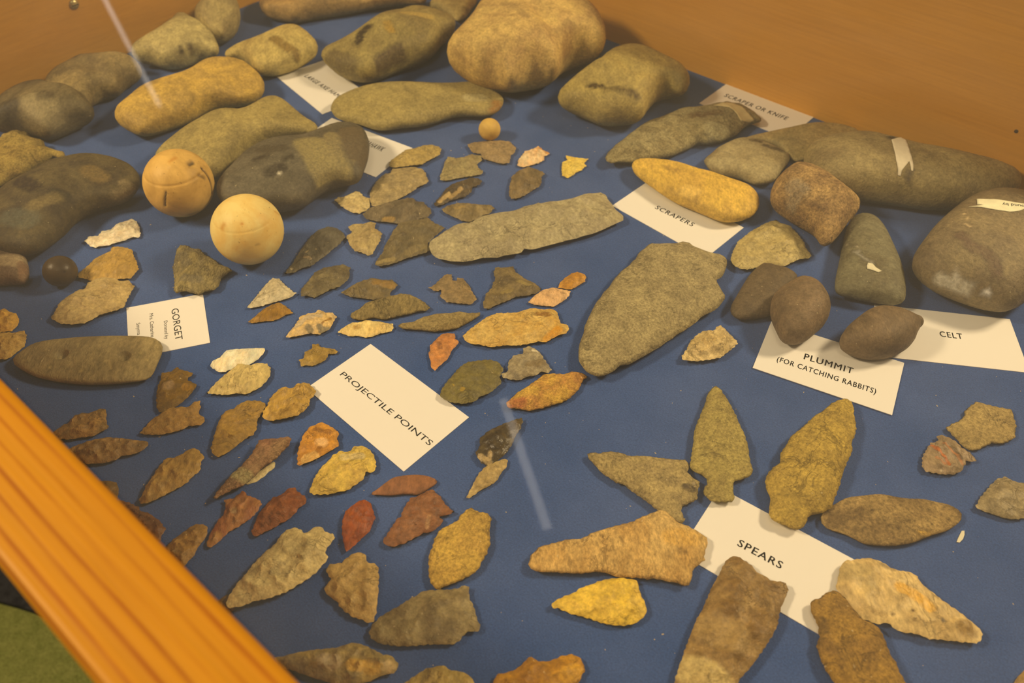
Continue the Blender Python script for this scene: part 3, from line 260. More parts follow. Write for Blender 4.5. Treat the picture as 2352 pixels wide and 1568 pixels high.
('projectile_point', 'arrowhead', 'long slim olive-grey sliver point above the small orange one', 'projectile points in the middle of the case', 'grain', 4.9, 0.0, 1.0, (140, 114, 62), (122, 98, 54), '-772 4027 20 27 25 4 24 4 26 5 24 17 24 16 24 16 29 10 30 11 29 12 30 1 30 2 31 2 34 10 33 11 27 -9 27 -8 28 3 28 2 28 2 -6 -34 -19 -19 -19 -17 -26 -21 -25 -21 -30 -22 -28 -21 -25 -5 -24 -8 -25 -7 -24 -4 -25 -4 -24 -5 -24 5 -26 4 -25 3 -25 2 -25 2 -26 2 -34 3 -34 3 -16 13', [], [], [], [], None),
('projectile_point', 'arrowhead', 'small orange serrated stemmed point between the sliver and the oval olive one', 'projectile points in the middle of the case', 'flint', 3.5, 0.0, 1.0, (174, 112, 54), (158, 98, 46), '-542 3854 11 17 11 17 11 18 11 17 12 18 11 17 15 4 14 3 15 5 15 -2 15 -2 15 -1 5 -24 2 -26 15 -13 12 -15 -7 -15 -6 -16 -9 -14 -10 -13 -10 -13 -5 -21 -6 -21 -6 -20 -6 -20 -13 -17 -14 -16 -13 -17 -10 -14 -10 -15 -9 -15 -10 -15 -12 15 -12 14 -4 20 -3 19 -4 20 -5 20 -6 20 -5 20 5 25 3 25 -2 15', [([[-48.2, 385.7], [-47.2, 381.6]], 1.6, (110, 70, 38), 0.6)], [], [], [], None),
('projectile_point', 'arrowhead', 'olive-grey oval point overlapping the right edge of the biggest white card', 'projectile points in the middle of the case', 'flint', 5.4, 0.5, 1.0, (112, 94, 44), (96, 82, 46), '-447 3408 3 22 3 23 12 28 12 29 13 22 13 22 13 22 13 23 13 22 13 23 18 17 18 16 19 17 26 5 26 5 26 5 24 3 24 3 24 2 26 -13 25 -13 15 -30 16 -28 -12 -35 -12 -37 13 -38 -14 -24 -16 -23 -21 -23 -20 -23 -28 -13 -27 -13 -20 -22 -20 -22 -22 -6 -23 -6 -23 -7 -27 1 -28 2 -28 12 -28 11 -19 20', [([[-30.7, 344.1]], 1.7, (150, 114, 36), 0.6), ([[-36.4, 346.5]], 0.8, (160, 124, 40), 0.6)], [], [], [], None),
('projectile_point', 'arrowhead', 'grey agate thumbnail-like notched point right of the olive oval one', 'projectile points in the middle of the case', 'flint', 5.2, 0.0, 1.0, (152, 128, 82), (116, 98, 66), '-66 3595 19 13 22 13 -1 29 2 26 2 26 11 20 12 20 12 20 17 6 18 5 23 1 2 30 2 24 17 9 16 9 19 -8 18 -9 18 -18 18 -17 10 -20 9 -20 9 -20 14 -24 14 -25 9 -25 11 -23 -11 -14 -11 -13 -21 4 -22 7 -18 -18 -18 -15 -19 -3 -19 -5 -19 -5 -17 -11 -16 -11 -16 -9 -25 3 -25 1 -21 7 -21 7 -18 9', [([[11.4, 365.8], [19.3, 368.4]], 2.9, (110, 88, 52), 0.6), ([[13.7, 379.7], [16.6, 377.9]], 1.0, (190, 166, 118), 0.7)], [], [], [], None),
('projectile_point', 'arrowhead', 'golden leaf point with a reddish tip, below the grey agate one', 'projectile points in the middle of the case', 'grain', 5.1, 0.0, 1.0, (180, 134, 52), (160, 108, 50), '-33 3350 21 31 18 22 18 21 19 22 28 23 28 24 25 24 25 23 29 28 28 30 29 3 29 5 35 -3 36 -2 32 13 33 11 28 -7 28 -7 27 -29 -15 -19 -15 -19 -9 -24 -8 -23 -15 -24 -15 -23 -22 -28 -22 -27 -29 -19 -28 -17 -28 -8 -28 -10 -31 -14 -31 -14 -26 -6 -25 -6 -25 -7 -30 7 -31 5 -31 4 -31 4', [([[-1.2, 334.6], [6.3, 334.6]], 3.4, (152, 88, 46), 0.6)], [], [], [], None),
('spear_point', 'spear point', 'giant grey-tan spear point lying from the scraper-card corner toward the centre', 'large blades', 'grain', 12.8, 0.5, 0.5, (150, 126, 76), (134, 112, 68), '443 3831 27 91 28 106 22 60 23 60 44 101 61 104 53 82 64 109 63 73 66 86 29 59 65 85 46 39 53 -7 54 -1 76 8 52 23 48 -12 39 -55 49 -30 50 -25 86 -35 20 -50 -27 -112 -48 -84 -35 -25 13 -84 19 -79 -28 -69 -40 -57 -60 -45 -77 -55 -55 -65 -83 -65 -42 -37 -42 -37 -41 -36 -41 -35 -79 -62 -79 -60 -61 -40 -58 -15 -61 -54 -59 -38 -56 9 -48 27 -25 58 -19 58 3 60', [], [], [], [], None),
('projectile_point', 'arrowhead', 'chunky cream-coloured lump of a point, alone right of the giant spear point', 'projectile points in the middle of the case', 'flint', 7.7, 0.0, 1.5, (194, 158, 92), (160, 128, 70), '1187 3897 22 26 23 26 25 21 26 21 25 1 26 5 28 4 21 35 16 6 16 5 10 -17 10 -15 11 -23 10 -21 12 -21 12 -25 14 -23 0 -31 -15 -16 -14 -15 -27 -23 -26 -23 -25 -23 -26 -23 -26 -5 -25 -8 -25 -9 -27 -2 -27 -5 -27 -4 -25 3 -25 1 -21 2 -21 4 -3 30 19 29 19 31 14 31 16 31', [], [], [], [], None),
('projectile_point', 'arrowhead', 'white elongated square-based point beneath the big dark axe head', 'projectile points at the left', 'quartz', 4.4, 0.0, 1.0, (206, 178, 128), (188, 158, 110), '-3216 4907 7 27 7 27 21 4 21 3 24 1 4 32 7 28 21 6 20 7 21 9 8 26 7 25 9 24 20 9 19 11 19 13 16 14 17 13 23 -20 23 -17 23 -38 23 -37 14 -34 15 -34 4 -23 3 -24 -26 -3 -28 1 -16 -14 -15 -14 -14 -14 -22 -9 -22 -9 -19 -12 -18 -12 -17 -13 -21 -4 -20 -4 -21 -4 -17 -11 -16 -10 -26 15 -26 14 -25 27', [], [], [], [], None),
('projectile_point', 'arrowhead', 'broad ochre-brown point touching the dark stone ball', 'projectile points at the left', 'flint', 5.7, 0.0, 1.0, (158, 118, 50), (138, 104, 46), '-3119 4492 2 27 2 28 10 24 11 24 10 24 7 26 6 25 8 25 22 22 19 26 22 19 20 23 -1 27 -1 26 21 0 20 0 35 -6 35 -6 25 -12 25 -13 19 -39 21 -37 19 -31 18 -31 19 -38 20 -36 -4 -25 -4 -24 -7 -27 -7 -28 -23 -3 -23 -3 -23 -2 -23 -2 -25 -5 -24 -7 -23 -8 -26 0 -25 0 -26 -1 -25 -2 -25 10 -24 9 -25 10 -26 6', [], [], [], [], None),
('projectile_point', 'arrowhead', 'large pale tan leaf-shaped point with ripple scars, under the broad ochre one', 'projectile points at the left', 'flint', 6.5, 0.0, 1.0, (164, 132, 74), (142, 112, 60), '-3135 4065 1 30 1 30 -1 44 -3 45 15 33 14 34 18 22 17 23 17 25 21 8 22 10 -1 36 4 31 25 22 22 25 29 9 28 10 36 -12 35 -12 49 -29 26 7 28 1 29 -34 31 -30 -2 -30 -3 -29 0 -34 -1 -34 0 -39 3 -40 -17 -17 -18 -17 -26 -12 -27 -13 -26 -13 -26 -13 -18 -25 -17 -23 -21 -16 -19 -18 -26 -4 -26 -4 -26 -4 -39 4 -38 1 -45 26', [], [], [], [], None),
('projectile_point', 'arrowhead', 'grey-olive triangular point with blotches, just above a card at left', 'projectile points at the left', 'grain', 7.0, 0.5, 1.0, (132, 110, 60), (104, 88, 56), '-2457 4591 -7 49 -9 50 -6 51 -7 51 6 29 6 29 24 -4 23 -1 28 -14 29 -20 27 -3 25 -1 28 -34 29 -33 28 -18 27 -19 27 -21 27 -25 26 -28 37 -16 36 -16 33 -30 -16 -21 -18 -19 -11 -23 -15 -22 5 -47 1 -42 -13 -15 -10 -20 -30 -6 -30 -10 -18 -18 -16 -20 -22 8 -22 12 -38 11 -39 11 -16 -14 -15 -13 -34 23 -13 52 -12 53 -19 48 -17 48', [([[-241.1, 470.2], [-234.8, 459.7]], 3.5, (96, 82, 56), 0.5), ([[-233.2, 445.4], [-222.3, 443.0]], 3.4, (100, 86, 58), 0.5)], [], [], [], None),
('projectile_point', 'arrowhead', 'ochre flake cut off by the left edge, upper of two', 'projectile points at the left', 'flint', 4.1, 0.0, 1.0, (180, 130, 48), (160, 114, 44), '-3554 4087 8 12 7 12 6 14 5 14 6 14 11 8 11 10 18 -12 17 -10 18 -12 18 -6 18 -8 18 -6 14 -21 15 -19 15 -20 3 -17 4 -18 4 -18 -6 -12 -3 -13 -3 -15 -3 -14 -15 -2 -16 -2 -15 -2 -15 -4 -14 -6 -16 4 -16 3 -17 4 -16 4 -9 23 -11 22 -11 24 -10 23 -9 23', [], [], [], [], None),
('projectile_point', 'arrowhead', 'tan-ochre flake at the left edge touching the gorget tip, lower of two', 'projectile points at the left', 'flint', 4.9, 0.0, 1.0, (164, 124, 56), (146, 108, 50), '-3487 3903 16 8 16 6 16 7 14 8 22 0 22 1 23 0 23 -3 15 7 15 6 15 5 16 5 18 -24 20 -23 7 -28 9 -28 5 -23 6 -23 -9 -15 -8 -16 -8 -17 -6 -14 -6 -14 -6 -13 -13 -13 -11 -14 -22 1 -21 -2 -19 4 -20 3 -19 4 -20 3 -12 28 -13 29 -13 29 -13 28 -12 30 -13 29', [], [], [], [], None),
('projectile_point', 'arrowhead', 'mottled brown corner-notched point right of the gorget', 'projectile points at the left', 'flint', 4.4, 0.0, 1.0, (118, 84, 30), (90, 66, 30), '-2202 3341 -6 24 -7 24 -6 24 -4 28 -6 28 0 23 1 23 -4 33 -6 34 19 5 18 5 20 3 12 20 12 18 21 -10 21 -11 20 -7 20 -7 17 -7 18 -7 3 -24 -10 -7 -12 -6 9 -28 19 -7 17 -8 15 -9 14 -10 -5 -25 -5 -26 -7 -18 -6 -19 -7 -18 -11 -18 -11 -18 -11 -18 -13 -14 -13 -13 -15 -7 -16 -7 -15 -9 -15 -9 -16 -9 -13 15 -13 16 -11 26', [([[-215.8, 345.8]], 3.8, (140, 108, 66), 0.5), ([[-203.9, 345.4]], 3.0, (140, 96, 30), 0.6)], [], [], [], None),
('projectile_point', 'arrowhead', 'fish-shaped brown point with a flared notched tail, touching the mottled notched one', 'projectile points at the left', 'flint', 4.4, 0.0, 1.0, (150, 108, 48), (124, 90, 42), '-2226 3097 7 21 8 22 7 19 7 21 7 20 14 15 14 16 13 16 15 16 16 17 15 17 20 1 20 2 20 1 27 2 28 1 10 21 12 19 16 5 16 6 8 -24 8 -23 3 -26 0 -29 23 -19 22 -18 8 -30 -15 -21 -16 -3 -16 -2 -19 -4 -20 -3 -16 -14 -16 -13 -24 -8 -25 -9 -24 -9 -23 -9 -22 -2 -22 -2 -21 -2 -20 2 -21 1 -20 1', [], [], [], [], None),
('projectile_point', 'arrowhead', 'glittering white quartz point lying behind a pale tan one', 'projectile points at the left', 'quartz', 4.0, 0.0, 1.0, (222, 190, 134), (200, 168, 112), '-1949 3664 4 18 5 17 19 13 18 15 9 21 9 21 9 21 19 3 19 5 18 6 19 0 19 1 20 1 24 2 23 2 24 3 21 0 21 0 20 0 3 -18 3 -17 -7 -21 -8 -20 -8 -20 -12 -12 -12 -13 -11 -14 -10 -10 -9 -10 -24 0 -24 0 -25 1 -13 -19 -14 -17 -14 -8 -15 -9 -13 -10 -22 1 -22 2 -24 19 -24 17', [], [], [], [], None),
('projectile_point', 'arrowhead', 'pale yellow-tan translucent point in front of the white quartz one', 'projectile points at the left', 'flint', 5.2, 0.0, 1.0, (178, 146, 78), (160, 130, 70), '-1906 3409 7 25 8 26 9 19 9 19 9 18 14 22 13 22 14 23 13 19 13 19 17 22 15 23 24 -2 25 -4 25 -5 19 7 18 8 18 8 26 -5 26 -5 16 -22 18 -21 3 -29 6 -28 -6 -24 -6 -24 -10 -19 -10 -19 -10 -18 -21 -16 -21 -16 -19 -12 -19 -13 -24 3 -26 5 -27 -6 -25 -7 -24 1 -23 1 -24 1 -23 2 -24 1', [], [], [], [], None),
('projectile_point', 'arrowhead', 'tiny brown eared point above the left corner of the biggest card', 'projectile points at the left', 'flint', 2.9, 0.0, 1.0, (128, 96, 38), (146, 112, 48), '-1388 3710 14 11 14 10 0 18 0 18 -2 19 13 10 13 10 15 8 -1 22 -1 21 18 2 18 4 12 -17 14 -16 16 -1 15 -3 15 -3 15 -3 16 -4 15 -3 12 -10 11 -10 -4 -11 -5 -12 -15 -1 -14 0 -17 3 -3 -21 -4 -17 -4 -17 -13 -11 -12 -12 -13 -11 -13 -7 -13 -8 -13 -8 -15 3 -15 2 -15 2 -15 -5 -15 -6 -4 18 -3 19', [], [], [], [], None),
('projectile_point', 'arrowhead', 'rough ochre point whose base lies on the left corner of the biggest card', 'projectile points at the left', 'flint', 5.8, 0.5, 1.4, (168, 124, 46), (140, 104, 42), '-1514 3216 -2 26 -5 26 8 22 7 22 4 32 3 31 10 19 10 18 10 19 14 16 14 16 21 -1 22 -4 23 -5 9 22 11 17 20 5 20 5 18 -4 19 -5 13 -14 12 -14 14 -16 13 -16 -1 -18 0 -18 -11 -18 -14 -16 4 -25 1 -23 -11 -21 -9 -23 -17 -17 -17 -18 -17 -5 -17 -5 -17 -6 -22 -6 -21 -7 -21 -6 -17 -5 -17 -4 -17 -4 -23 15', [], [], [], [], None),
('projectile_point', 'arrowhead', 'long brown diamond point touching the rough ochre one at its base', 'projectile points at the left', 'flint', 5.0, 0.0, 1.0, (142, 104, 42), (122, 90, 38), '-1770 2984 -2 25 -1 25 -2 24 0 28 -1 28 0 28 1 29 2 29 2 29 11 24 11 24 19 6 20 6 12 20 12 18 21 14 21 15 26 0 26 1 25 0 23 -12 23 -12 0 -29 -1 -29 -6 -17 -6 -18 -9 -34 5 -35 6 -34 -8 -26 -7 -25 -21 -8 -15 -20 -15 -20 -15 -19 -16 -19 -15 -20 -15 -19 -16 -12 -17 -12 -16 -12 -19 9 -19 10 -12 20', [], [], [], [], None),
('projectile_point', 'arrowhead', 'chunky brown stub-ended point at the wooden rail, upper of the left pair', 'projectile points at the left', 'flint', 5.0, 0.0, 1.0, (146, 104, 48), (104, 76, 36), '-2743 3098 11 17 12 16 12 17 16 11 17 12 3 20 3 18 4 18 18 7 17 10 20 1 20 1 21 0 15 15 14 16 21 2 22 3 11 -18 11 -17 8 -26 8 -27 17 -30 19 -29 -13 -13 -13 -11 -14 -12 -13 -13 -12 -14 -19 -3 -18 -4 -19 -4 -21 -5 -22 -4 -21 -5 -20 -6 -19 2 -19 3 -18 2 -19 18 -20 17', [], [], [], [], None),
('projectile_point', 'arrowhead', 'long brown ridge-backed point half under the wooden rail, lower of the left pair', 'projectile points at the left', 'flint', 5.6, 0.0, 1.0, (140, 102, 50), (96, 70, 36), '-2609 2957 13 16 14 17 19 10 18 10 18 11 19 8 19 8 19 9 20 4 20 4 20 6 23 -1 22 -2 22 0 23 -3 24 -4 23 -4 23 -2 23 -2 22 -3 27 -5 26 -5 4 -34 -10 -17 -9 -16 -23 -12 -22 -12 -20 -5 -20 -5 -22 -3 -11 -14 -12 -13 -19 -9 -19 -11 -24 -4 -24 -4 -25 -1 -25 -2 -25 -2 -23 15 -23 15 -22 15 -28 15 -27 16', [], [], [], [], None),
('projectile_point', 'arrowhead', 'brown elongated point with a dark rounded tip, right of the ridge-backed one', 'projectile points at the left', 'flint', 5.4, 0.0, 1.0, (152, 112, 48), (126, 92, 40), '-2078 2632 8 28 -1 27 1 27 5 22 6 23 6 23 5 23 6 24 6 23 12 27 10 29 24 5 25 5 17 10 17 11 14 17 14 17 21 7 21 6 17 -14 17 -14 17 -16 18 -16 -3 -20 -4 -19 3 -32 5 -31 -14 -20 -15 -19 -12 -23 -13 -23 -20 -18 -20 -19 -17 -13 -17 -12 -17 -13 -17 -13 -17 -13 -17 -13 -15 -8 -16 -9 -16 -9 -17 4 -17 3', [([[-205.3, 261.9]], 2.3, (108, 72, 28), 0.7)], [], [], [], None),
('projectile_point', 'arrowhead', 'long reddish-purple slender point with a cream flake tucked beneath it', 'projectile points at the left', 'grain', 5.1, 2.5, 1.0, (124, 84, 52), (140, 104, 62), '-1658 2628 4 18 5 19 12 26 13 26 10 22 9 23 9 22 17 23 16 23 16 24 11 24 12 23 12 25 7 34 8 34 7 35 23 3 22 6 25 2 26 2 19 5 19 5 31 6 23 -14 -2 -25 -2 -24 -14 -19 -13 -20 -11 -24 -12 -24 -13 -15 -13 -16 -21 -19 -22 -20 -15 -27 -15 -27 -16 -25 -17 -23 -18 -23 -27 -14 -28 -16 -17 -13 -18 -14 -17 -13 -15 -11 -16 -11', [([[-156.0, 278.5], [-150.3, 275.6]], 4.0, (150, 128, 74), 0.6)], [], [], [], None),
('stone_flake', 'flake', 'thin cream flake tucked under the long reddish-purple point', 'projectile points at the left', 'quartz', 0.8, 0.0, 1.0, (206, 172, 108), (190, 156, 96), '-1528 2757 8 9 8 10 7 11 8 10 8 10 8 8 9 9 8 8 8 9 8 8 9 8 8 9 9 9 8 9 9 8 9 8 8 10 12 -8 1 -12 2 -11 3 -12 -7 -7 -8 -7 -7 -7 -7 -7 -6 -10 -6 -10 -6 -9 -6 -10 -8 -8 -8 -8 -8 -8 -8 -7 -11 -6 -12 -5 -12 -5 -11 -6 -14 6', [], [], [], [], None),
('projectile_point', 'arrowhead', 'orange-gold waxy point with a broad base, left below the biggest card', 'projectile points at the left', 'flint', 5.4, 0.0, 1.0, (184, 122, 38), (160, 104, 36), '-1241 2877 -3 26 -5 26 -4 27 1 24 1 25 0 25 3 22 2 22 3 22 8 17 8 17 8 17 19 12 17 14 16 8 15 8 22 -11 22 -8 22 -15 22 -15 16 -16 16 -17 -2 -21 -3 -21 9 -25 10 -24 -14 -15 -14 -14 -16 -12 -16 -12 -15 -12 -18 -14 -17 -14 -17 -13 -15 -9 -16 -8 -16 -8 -18 -9 -17 -10', [([[-114.5, 292.4], [-119.3, 290.0]], 2.7, (196, 148, 72), 0.6), ([[-111.9, 301.7]], 3.4, (200, 150, 86), 0.6), ([[-117.6, 311.9], [-108.0, 309.6]], 1.4, (110, 70, 28), 0.6)], [], [], [], None),
('projectile_point', 'arrowhead', 'large mustard-yellow point with a side notch and finely serrated edges, below the biggest card', 'projectile points at the left', 'flint', 5.3, 0.0, 1.0, (184, 146, 56), (166, 128, 52), '-1136 2686 1 23 2 22 5 30 4 31 9 21 9 21 9 21 16 23 16 24 9 20 10 20 21 16 20 17 26 -2 28 -3 12 22 14 17 23 2 22 2 22 -12 21 -12 15 -18 15 -18 10 -28 10 -28 3 -23 3 -24 -16 -27 -19 2 -20 1 -3 -23 -4 -23 -16 -19 -17 -19 -23 -19 -22 -20 -24 -7 -24 -8 -20 -5 -20 -5 -20 -6 -25 0 -25 -1 -25 -1 -16 8', [([[-97.4, 291.6], [-87.2, 292.6]], 2.3, (172, 142, 80), 0.7)], [], [], [], None),
('projectile_point', 'arrowhead', 'reddish-brown curved slim point lying above the wide maroon one', 'red and tan points near the front', 'stone', 3.6, 0.0, 1.0, (126, 80, 44), (110, 70, 42), '-787 2680 5 15 14 10 14 13 14 14 15 16 16 15 15 15 16 13 20 8 20 4 20 5 19 2 20 2 19 2 20 1 21 -2 22 -2 22 -5 21 -8 20 -10 13 -16 -4 -18 -13 -13 -16 -13 -16 -13 -16 -14 -15 -12 -16 -8 -17 -3 -18 2 -20 2 -19 1 -20 -1 -19 -3 -19 -4 -20 -2 -21 -1 -22 1 -22 1 -21 2 -18 -1', [], [], [], [], None),
('projectile_point', 'arrowhead', 'wide maroon-brown barbed point under the reddish-brown slim one', 'red and tan points near the front', 'flint', 5.1, 0.0, 1.0, (112, 68, 36), (130, 84, 46), '-606 2530 6 28 8 27 7 26 13 23 14 22 21 7 21 8 18 13 18 13 18 8 18 8 20 -22 21 -19 20 -29 20 -30 18 -17 16 -18 16 -18 -22 -10 -23 -8 -33 -11 22 -26 -9 -18 -12 -17 -17 -16 -17 -15 -23 -6 -24 -5 -19 -12 -19 -12 -19 -11 -20 -14 -20 -14 -21 -7 -21 -8 -21 -7 -18 6 -19 5 -19 24 9 20 9 21 12 28 12 28 10 21 10 21', [([[-44.6, 251.7], [-45.4, 245.8]], 1.1, (150, 106, 60), 0.6)], [], [], [], None),
('projectile_point', 'arrowhead', 'glossy black stub-based point right of the biggest card', 'red and tan points near the front', 'gloss', 5.0, 0.0, 1.0, (60, 48, 30), (92, 74, 42), '-212 2969 13 23 12 25 0 30 -1 29 16 20 16 19 16 20 18 11 17 12 18 11 22 12 22 12 23 12 16 7 17 8 17 7 17 5 17 4 6 -30 -8 -25 -5 -27 -11 -22 -12 -23 -11 -22 -10 -29 -9 -30 -14 -23 -12 -23 -13 -23 -11 -10 -11 -11 -19 -16 -19 -16 -18 -14 -17 -14 -21 10 -22 9 -10 20 -10 20 -10 16', [([[-18.0, 293.6], [-12.7, 289.8]], 1.7, (170, 136, 78), 0.8), ([[-12.2, 295.2], [-12.7, 291.1]], 1.3, (170, 136, 80), 0.7)], [], [], [], None),
('projectile_point', 'arrowhead', 'slim pale tan lozenge point directly below the glossy black one', 'red and tan points near the front', 'flint', 3.4, 0.0, 1.0, (160, 128, 70), (142, 112, 60), '-248 2664 6 19 6 18 8 20 8 21 7 20 8 17 7 18 7 17 8 18 12 15 12 16 13 15 12 17 17 8 18 8 17 8 17 6 17 5 17 6 13 -12 -4 -22 -2 -22 -10 -16 -11 -15 -10 -16 -8 -18 -9 -18 -8 -18 -12 -11 -13 -10 -12 -10 -17 -10 -16 -11 -17 -10 -14 -13 -14 -12 -15 -13 -12 -10 -12 -10', [], [], [], [], None),
('projectile_point', 'arrowhead', 'dark red drill-shaped point with two ears and a long tip, leftmost of the red ones', 'red and tan points near the front', 'flint', 4.0, 0.0, 1.0, (124, 66, 34), (146, 96, 48), '-1588 2541 0 24 0 25 -8 22 -9 21 24 6 23 6 13 13 12 13 8 13 8 13 18 -16 18 -17 24 -9 23 -10 24 -10 21 -25 -5 -16 -4 -17 -7 -22 -9 -15 -9 -14 -11 -14 -17 -17 -16 -16 -17 -17 -15 -12 -15 -11 -16 -12 -13 -21 -13 -20 -13 -18 -14 -17 -12 -9 -13 -10 -20 9 -2 18 -2 19 3 24 3 24 6 23 6 23 6 24 10 22', [([[-158.6, 239.9], [-160.5, 234.9]], 2.6, (146, 102, 46), 0.6), ([[-153.1, 255.5]], 2.0, (150, 116, 66), 0.5)], [], [], [], None),
('projectile_point', 'arrowhead', 'dark red rectangular-based point touching the drill-shaped red one', 'red and tan points near the front', 'flint', 4.4, 0.0, 1.0, (116, 64, 32), (136, 80, 40), '-1391 2548 11 21 11 22 10 20 11 19 10 20 15 7 16 7 16 7 14 19 15 20 18 5 18 5 12 -16 12 -16 18 -11 18 -11 11 -11 10 -10 -2 -19 -2 -18 -14 -11 -15 -10 -8 -22 -7 -23 -14 -14 -13 -15 -14 -14 -16 -11 -16 -10 -15 -15 -15 -14 -15 -8 -14 -8 -15 -9 -15 -10 -16 -11 -25 4 -6 14 -6 14 2 17 2 18 3 21 3 21 4 18', [], [], [], [], None),
('projectile_point', 'arrowhead', 'small deep-red teardrop point with a pale left edge, left of the wide maroon one', 'red and tan points near the front', 'flint', 4.8, 0.0, 1.0, (122, 56, 18), (138, 70, 26), '-913 2565 10 12 11 13 10 12 11 10 11 10 12 10 14 4 15 5 17 -10 17 -10 9 -20 8 -20 8 -18 8 -18 8 -18 -4 -15 -4 -15 -3 -16 -4 -16 -4 -16 -4 -17 -13 -13 -12 -14 -12 -14 -10 -14 -10 -13 -11 -14 -13 -13 -13 -13 -13 -13 -6 12 -6 13 -7 20 -7 20 -7 21 -4 18 -3 18 -4 19 -2 18 -2 19 -1 19 3 19 3 19', [], [], [], [], None),
('projectile_point', 'arrowhead', 'dark reddish-brown point mostly under the wooden rail, middle of three there', 'red and tan points near the front', 'flint', 4.0, 0.0, 1.0, (110, 70, 34), (96, 60, 30), '-2191 2627 24 -8 24 -6 24 -9 24 -10 24 -9 10 -14 11 -15 17 -5 16 -4 17 -5 23 -15 22 -14 23 -13 17 -18 18 -17 11 -12 11 -12 -6 -16 -6 -15 0 -21 0 -20 -13 -9 -13 -10 -13 -8 -20 17 -22 16 -21 17 -22 17 -21 17 -22 17 -19 16 -20 16 -19 16 -20 16 -19 18 -20 15 -5 22 -5 22 -5 21', [], [], [], [], None),
('projectile_point', 'arrowhead', 'small brown point end poking from under the rail, uppermost of three there', 'red and tan points near the front', 'flint', 3.4, 0.0, 1.0, (112, 80, 32), (96, 68, 30), '-2372 2687 2 12 1 14 2 13 1 13 8 5 6 5 6 6 13 0 13 0 12 0 12 2 12 -3 13 -4 12 -3 12 -3 7 -12 7 -12 7 -12 8 -12 3 -15 4 -15 2 -15 4 -15 -11 -3 -11 -4 -11 -4 -11 -4 -14 3 -13 3 -13 3 -14 3 -13 2 -11 11 -11 10 -12 10 -10 11', [], [], [], [], None),
('projectile_point', 'arrowhead', 'brown blunt point leaning out from the wooden rail, below the drill-shaped red one', 'red and tan points near the front', 'flint', 4.7, 0.0, 1.0, (136, 96, 40), (112, 80, 36), '-1843 2307 3 18 4 19 7 10 7 12 6 11 10 10 9 10 9 10 12 14 12 15 12 14 15 11 15 11 21 0 21 2 15 -11 15 -12 3 -20 5 -21 -6 -20 -5 -21 -6 -13 -7 -13 -7 -13 0 -17 -2 -16 -2 -15 -7 -11 -7 -11 -7 -11 -5 -12 -7 -12 -6 -12 -18 1 -18 1 -17 1 -15 11 -15 11 -15 11 -15 12 -6 23', [], [], [], [], None),
('projectile_point', 'arrowhead', 'big pale cream-grey point with a notched base, the largest beside the rail', 'red and tan points near the front', 'flint', 6.3, 1.5, 1.0, (182, 150, 84), (160, 132, 76), '-1433 1995 4 43 9 30 10 31 16 29 17 28 13 28 14 28 14 28 17 26 18 27 22 23 21 24 16 40 11 21 11 20 38 20 37 -6 41 -25 26 24 33 17 32 -14 22 -23 31 -7 16 -24 -18 -40 -19 -39 20 -47 -18 -32 -15 -27 -16 -26 -22 -19 -23 -19 -20 -16 -20 -16 -25 -18 -25 -19 -28 -13 -29 -12 -29 -10 -29 -9 -22 -5 -21 -4 -18 -11 -18 -11 -27 -6 -26 -6 -26 3', [], [], [], [], None),
('projectile_point', 'arrowhead', 'tip of a brown flake peeking out between the rail and the big pale point', 'red and tan points near the front', 'flint', 2.0, 0.0, 1.0, (104, 76, 36), (92, 66, 34), '-1501 2000 2 7 2 8 3 8 2 7 4 5 5 5 4 5 5 5 4 5 7 4 6 4 7 3 7 -7 8 -7 7 -8 8 -7 5 -7 5 -7 5 -8 5 -7 5 -7 0 -6 0 -6 -1 -6 -4 -5 -5 -5 -4 -5 -8 -1 -7 0 -8 -1 -8 -1 -8 0 -7 5 -8 5 -8 5 -7 5 -8 5 -8 5', [], [], [], [], None),
('projectile_point', 'arrowhead', 'tan notched point with rounded ears standing tip-down, above the dark grey one in front', 'red and tan points near the front', 'flint', 5.5, 0.0, 1.0, (166, 128, 64), (148, 112, 56), '-955 2095 9 19 9 19 6 19 -21 25 -10 32 15 26 29 4 29 7 14 19 15 16 19 13 19 12 21 -2 21 -2 17 -20 7 -32 19 -7 23 0 21 -25 5 -29 7 -29 2 -31 3 -31 1 -27 1 -27 1 -26 0 -30 -1 -30 -3 -19 -3 -19 -22 -6 -20 7 -21 7 -23 8 -24 9 -18 12 -18 11 -17 15 -16 15 -14 18 -16 12 -16 12 -16 15 -17 15', [], [], [], [], None),
('projectile_point', 'arrowhead', 'smooth yellow-tan stemmed leaf point right of the tan notched one', 'red and tan points near the front', 'grain', 6.3, 0.0, 1.0, (178, 136, 54), (160, 120, 50), '-421 2174 -4 32 -4 32 -1 26 0 26 8 30 8 30 3 21 3 20 13 27 13 28 21 14 20 14 24 15 23 14 11 21 11 22 18 18 18 18 18 7 25 -21 28 -5 28 -5 16 -16 16 -16 -4 -35 -4 -35 2 -32 2 -32 1 -32 -8 -27 -8 -27 -14 -29 -14 -30 -11 -23 -10 -22 -17 -13 -17 -13 -17 -10 -17 -10 -23 -13 -22 -12 -22 -10 -23 -9 -28 -13 -28 3 -13 20 -13 20', [], [], [], [], None),
('projectile_point', 'arrowhead', 'big dark grey-brown point with a flared straight base, near the front', 'red and tan points near the front', 'flint', 5.8, 0.0, 1.0, (112, 90, 52), (136, 112, 64), '-696 1864 6 20 6 20 17 21 17 21 24 15 23 15 29 21 29 21 26 19 27 18 24 16 24 16 31 3 30 3 30 4 29 0 28 0 34 10 28 13 24 -9 2 -30 0 -30 21 -35 8 -24 8 -24 13 -41 13 -29 -11 -26 -39 2 -19 -14 -18 -15 -15 -23 -32 -17 -33 0 -33 -1 -32 -1 -33 -2 -32 -5 -32 -4 -38 1 -39 1 -33 4 -33 4 -28 11 -29 11 -11 20', [], [], [], [], None),
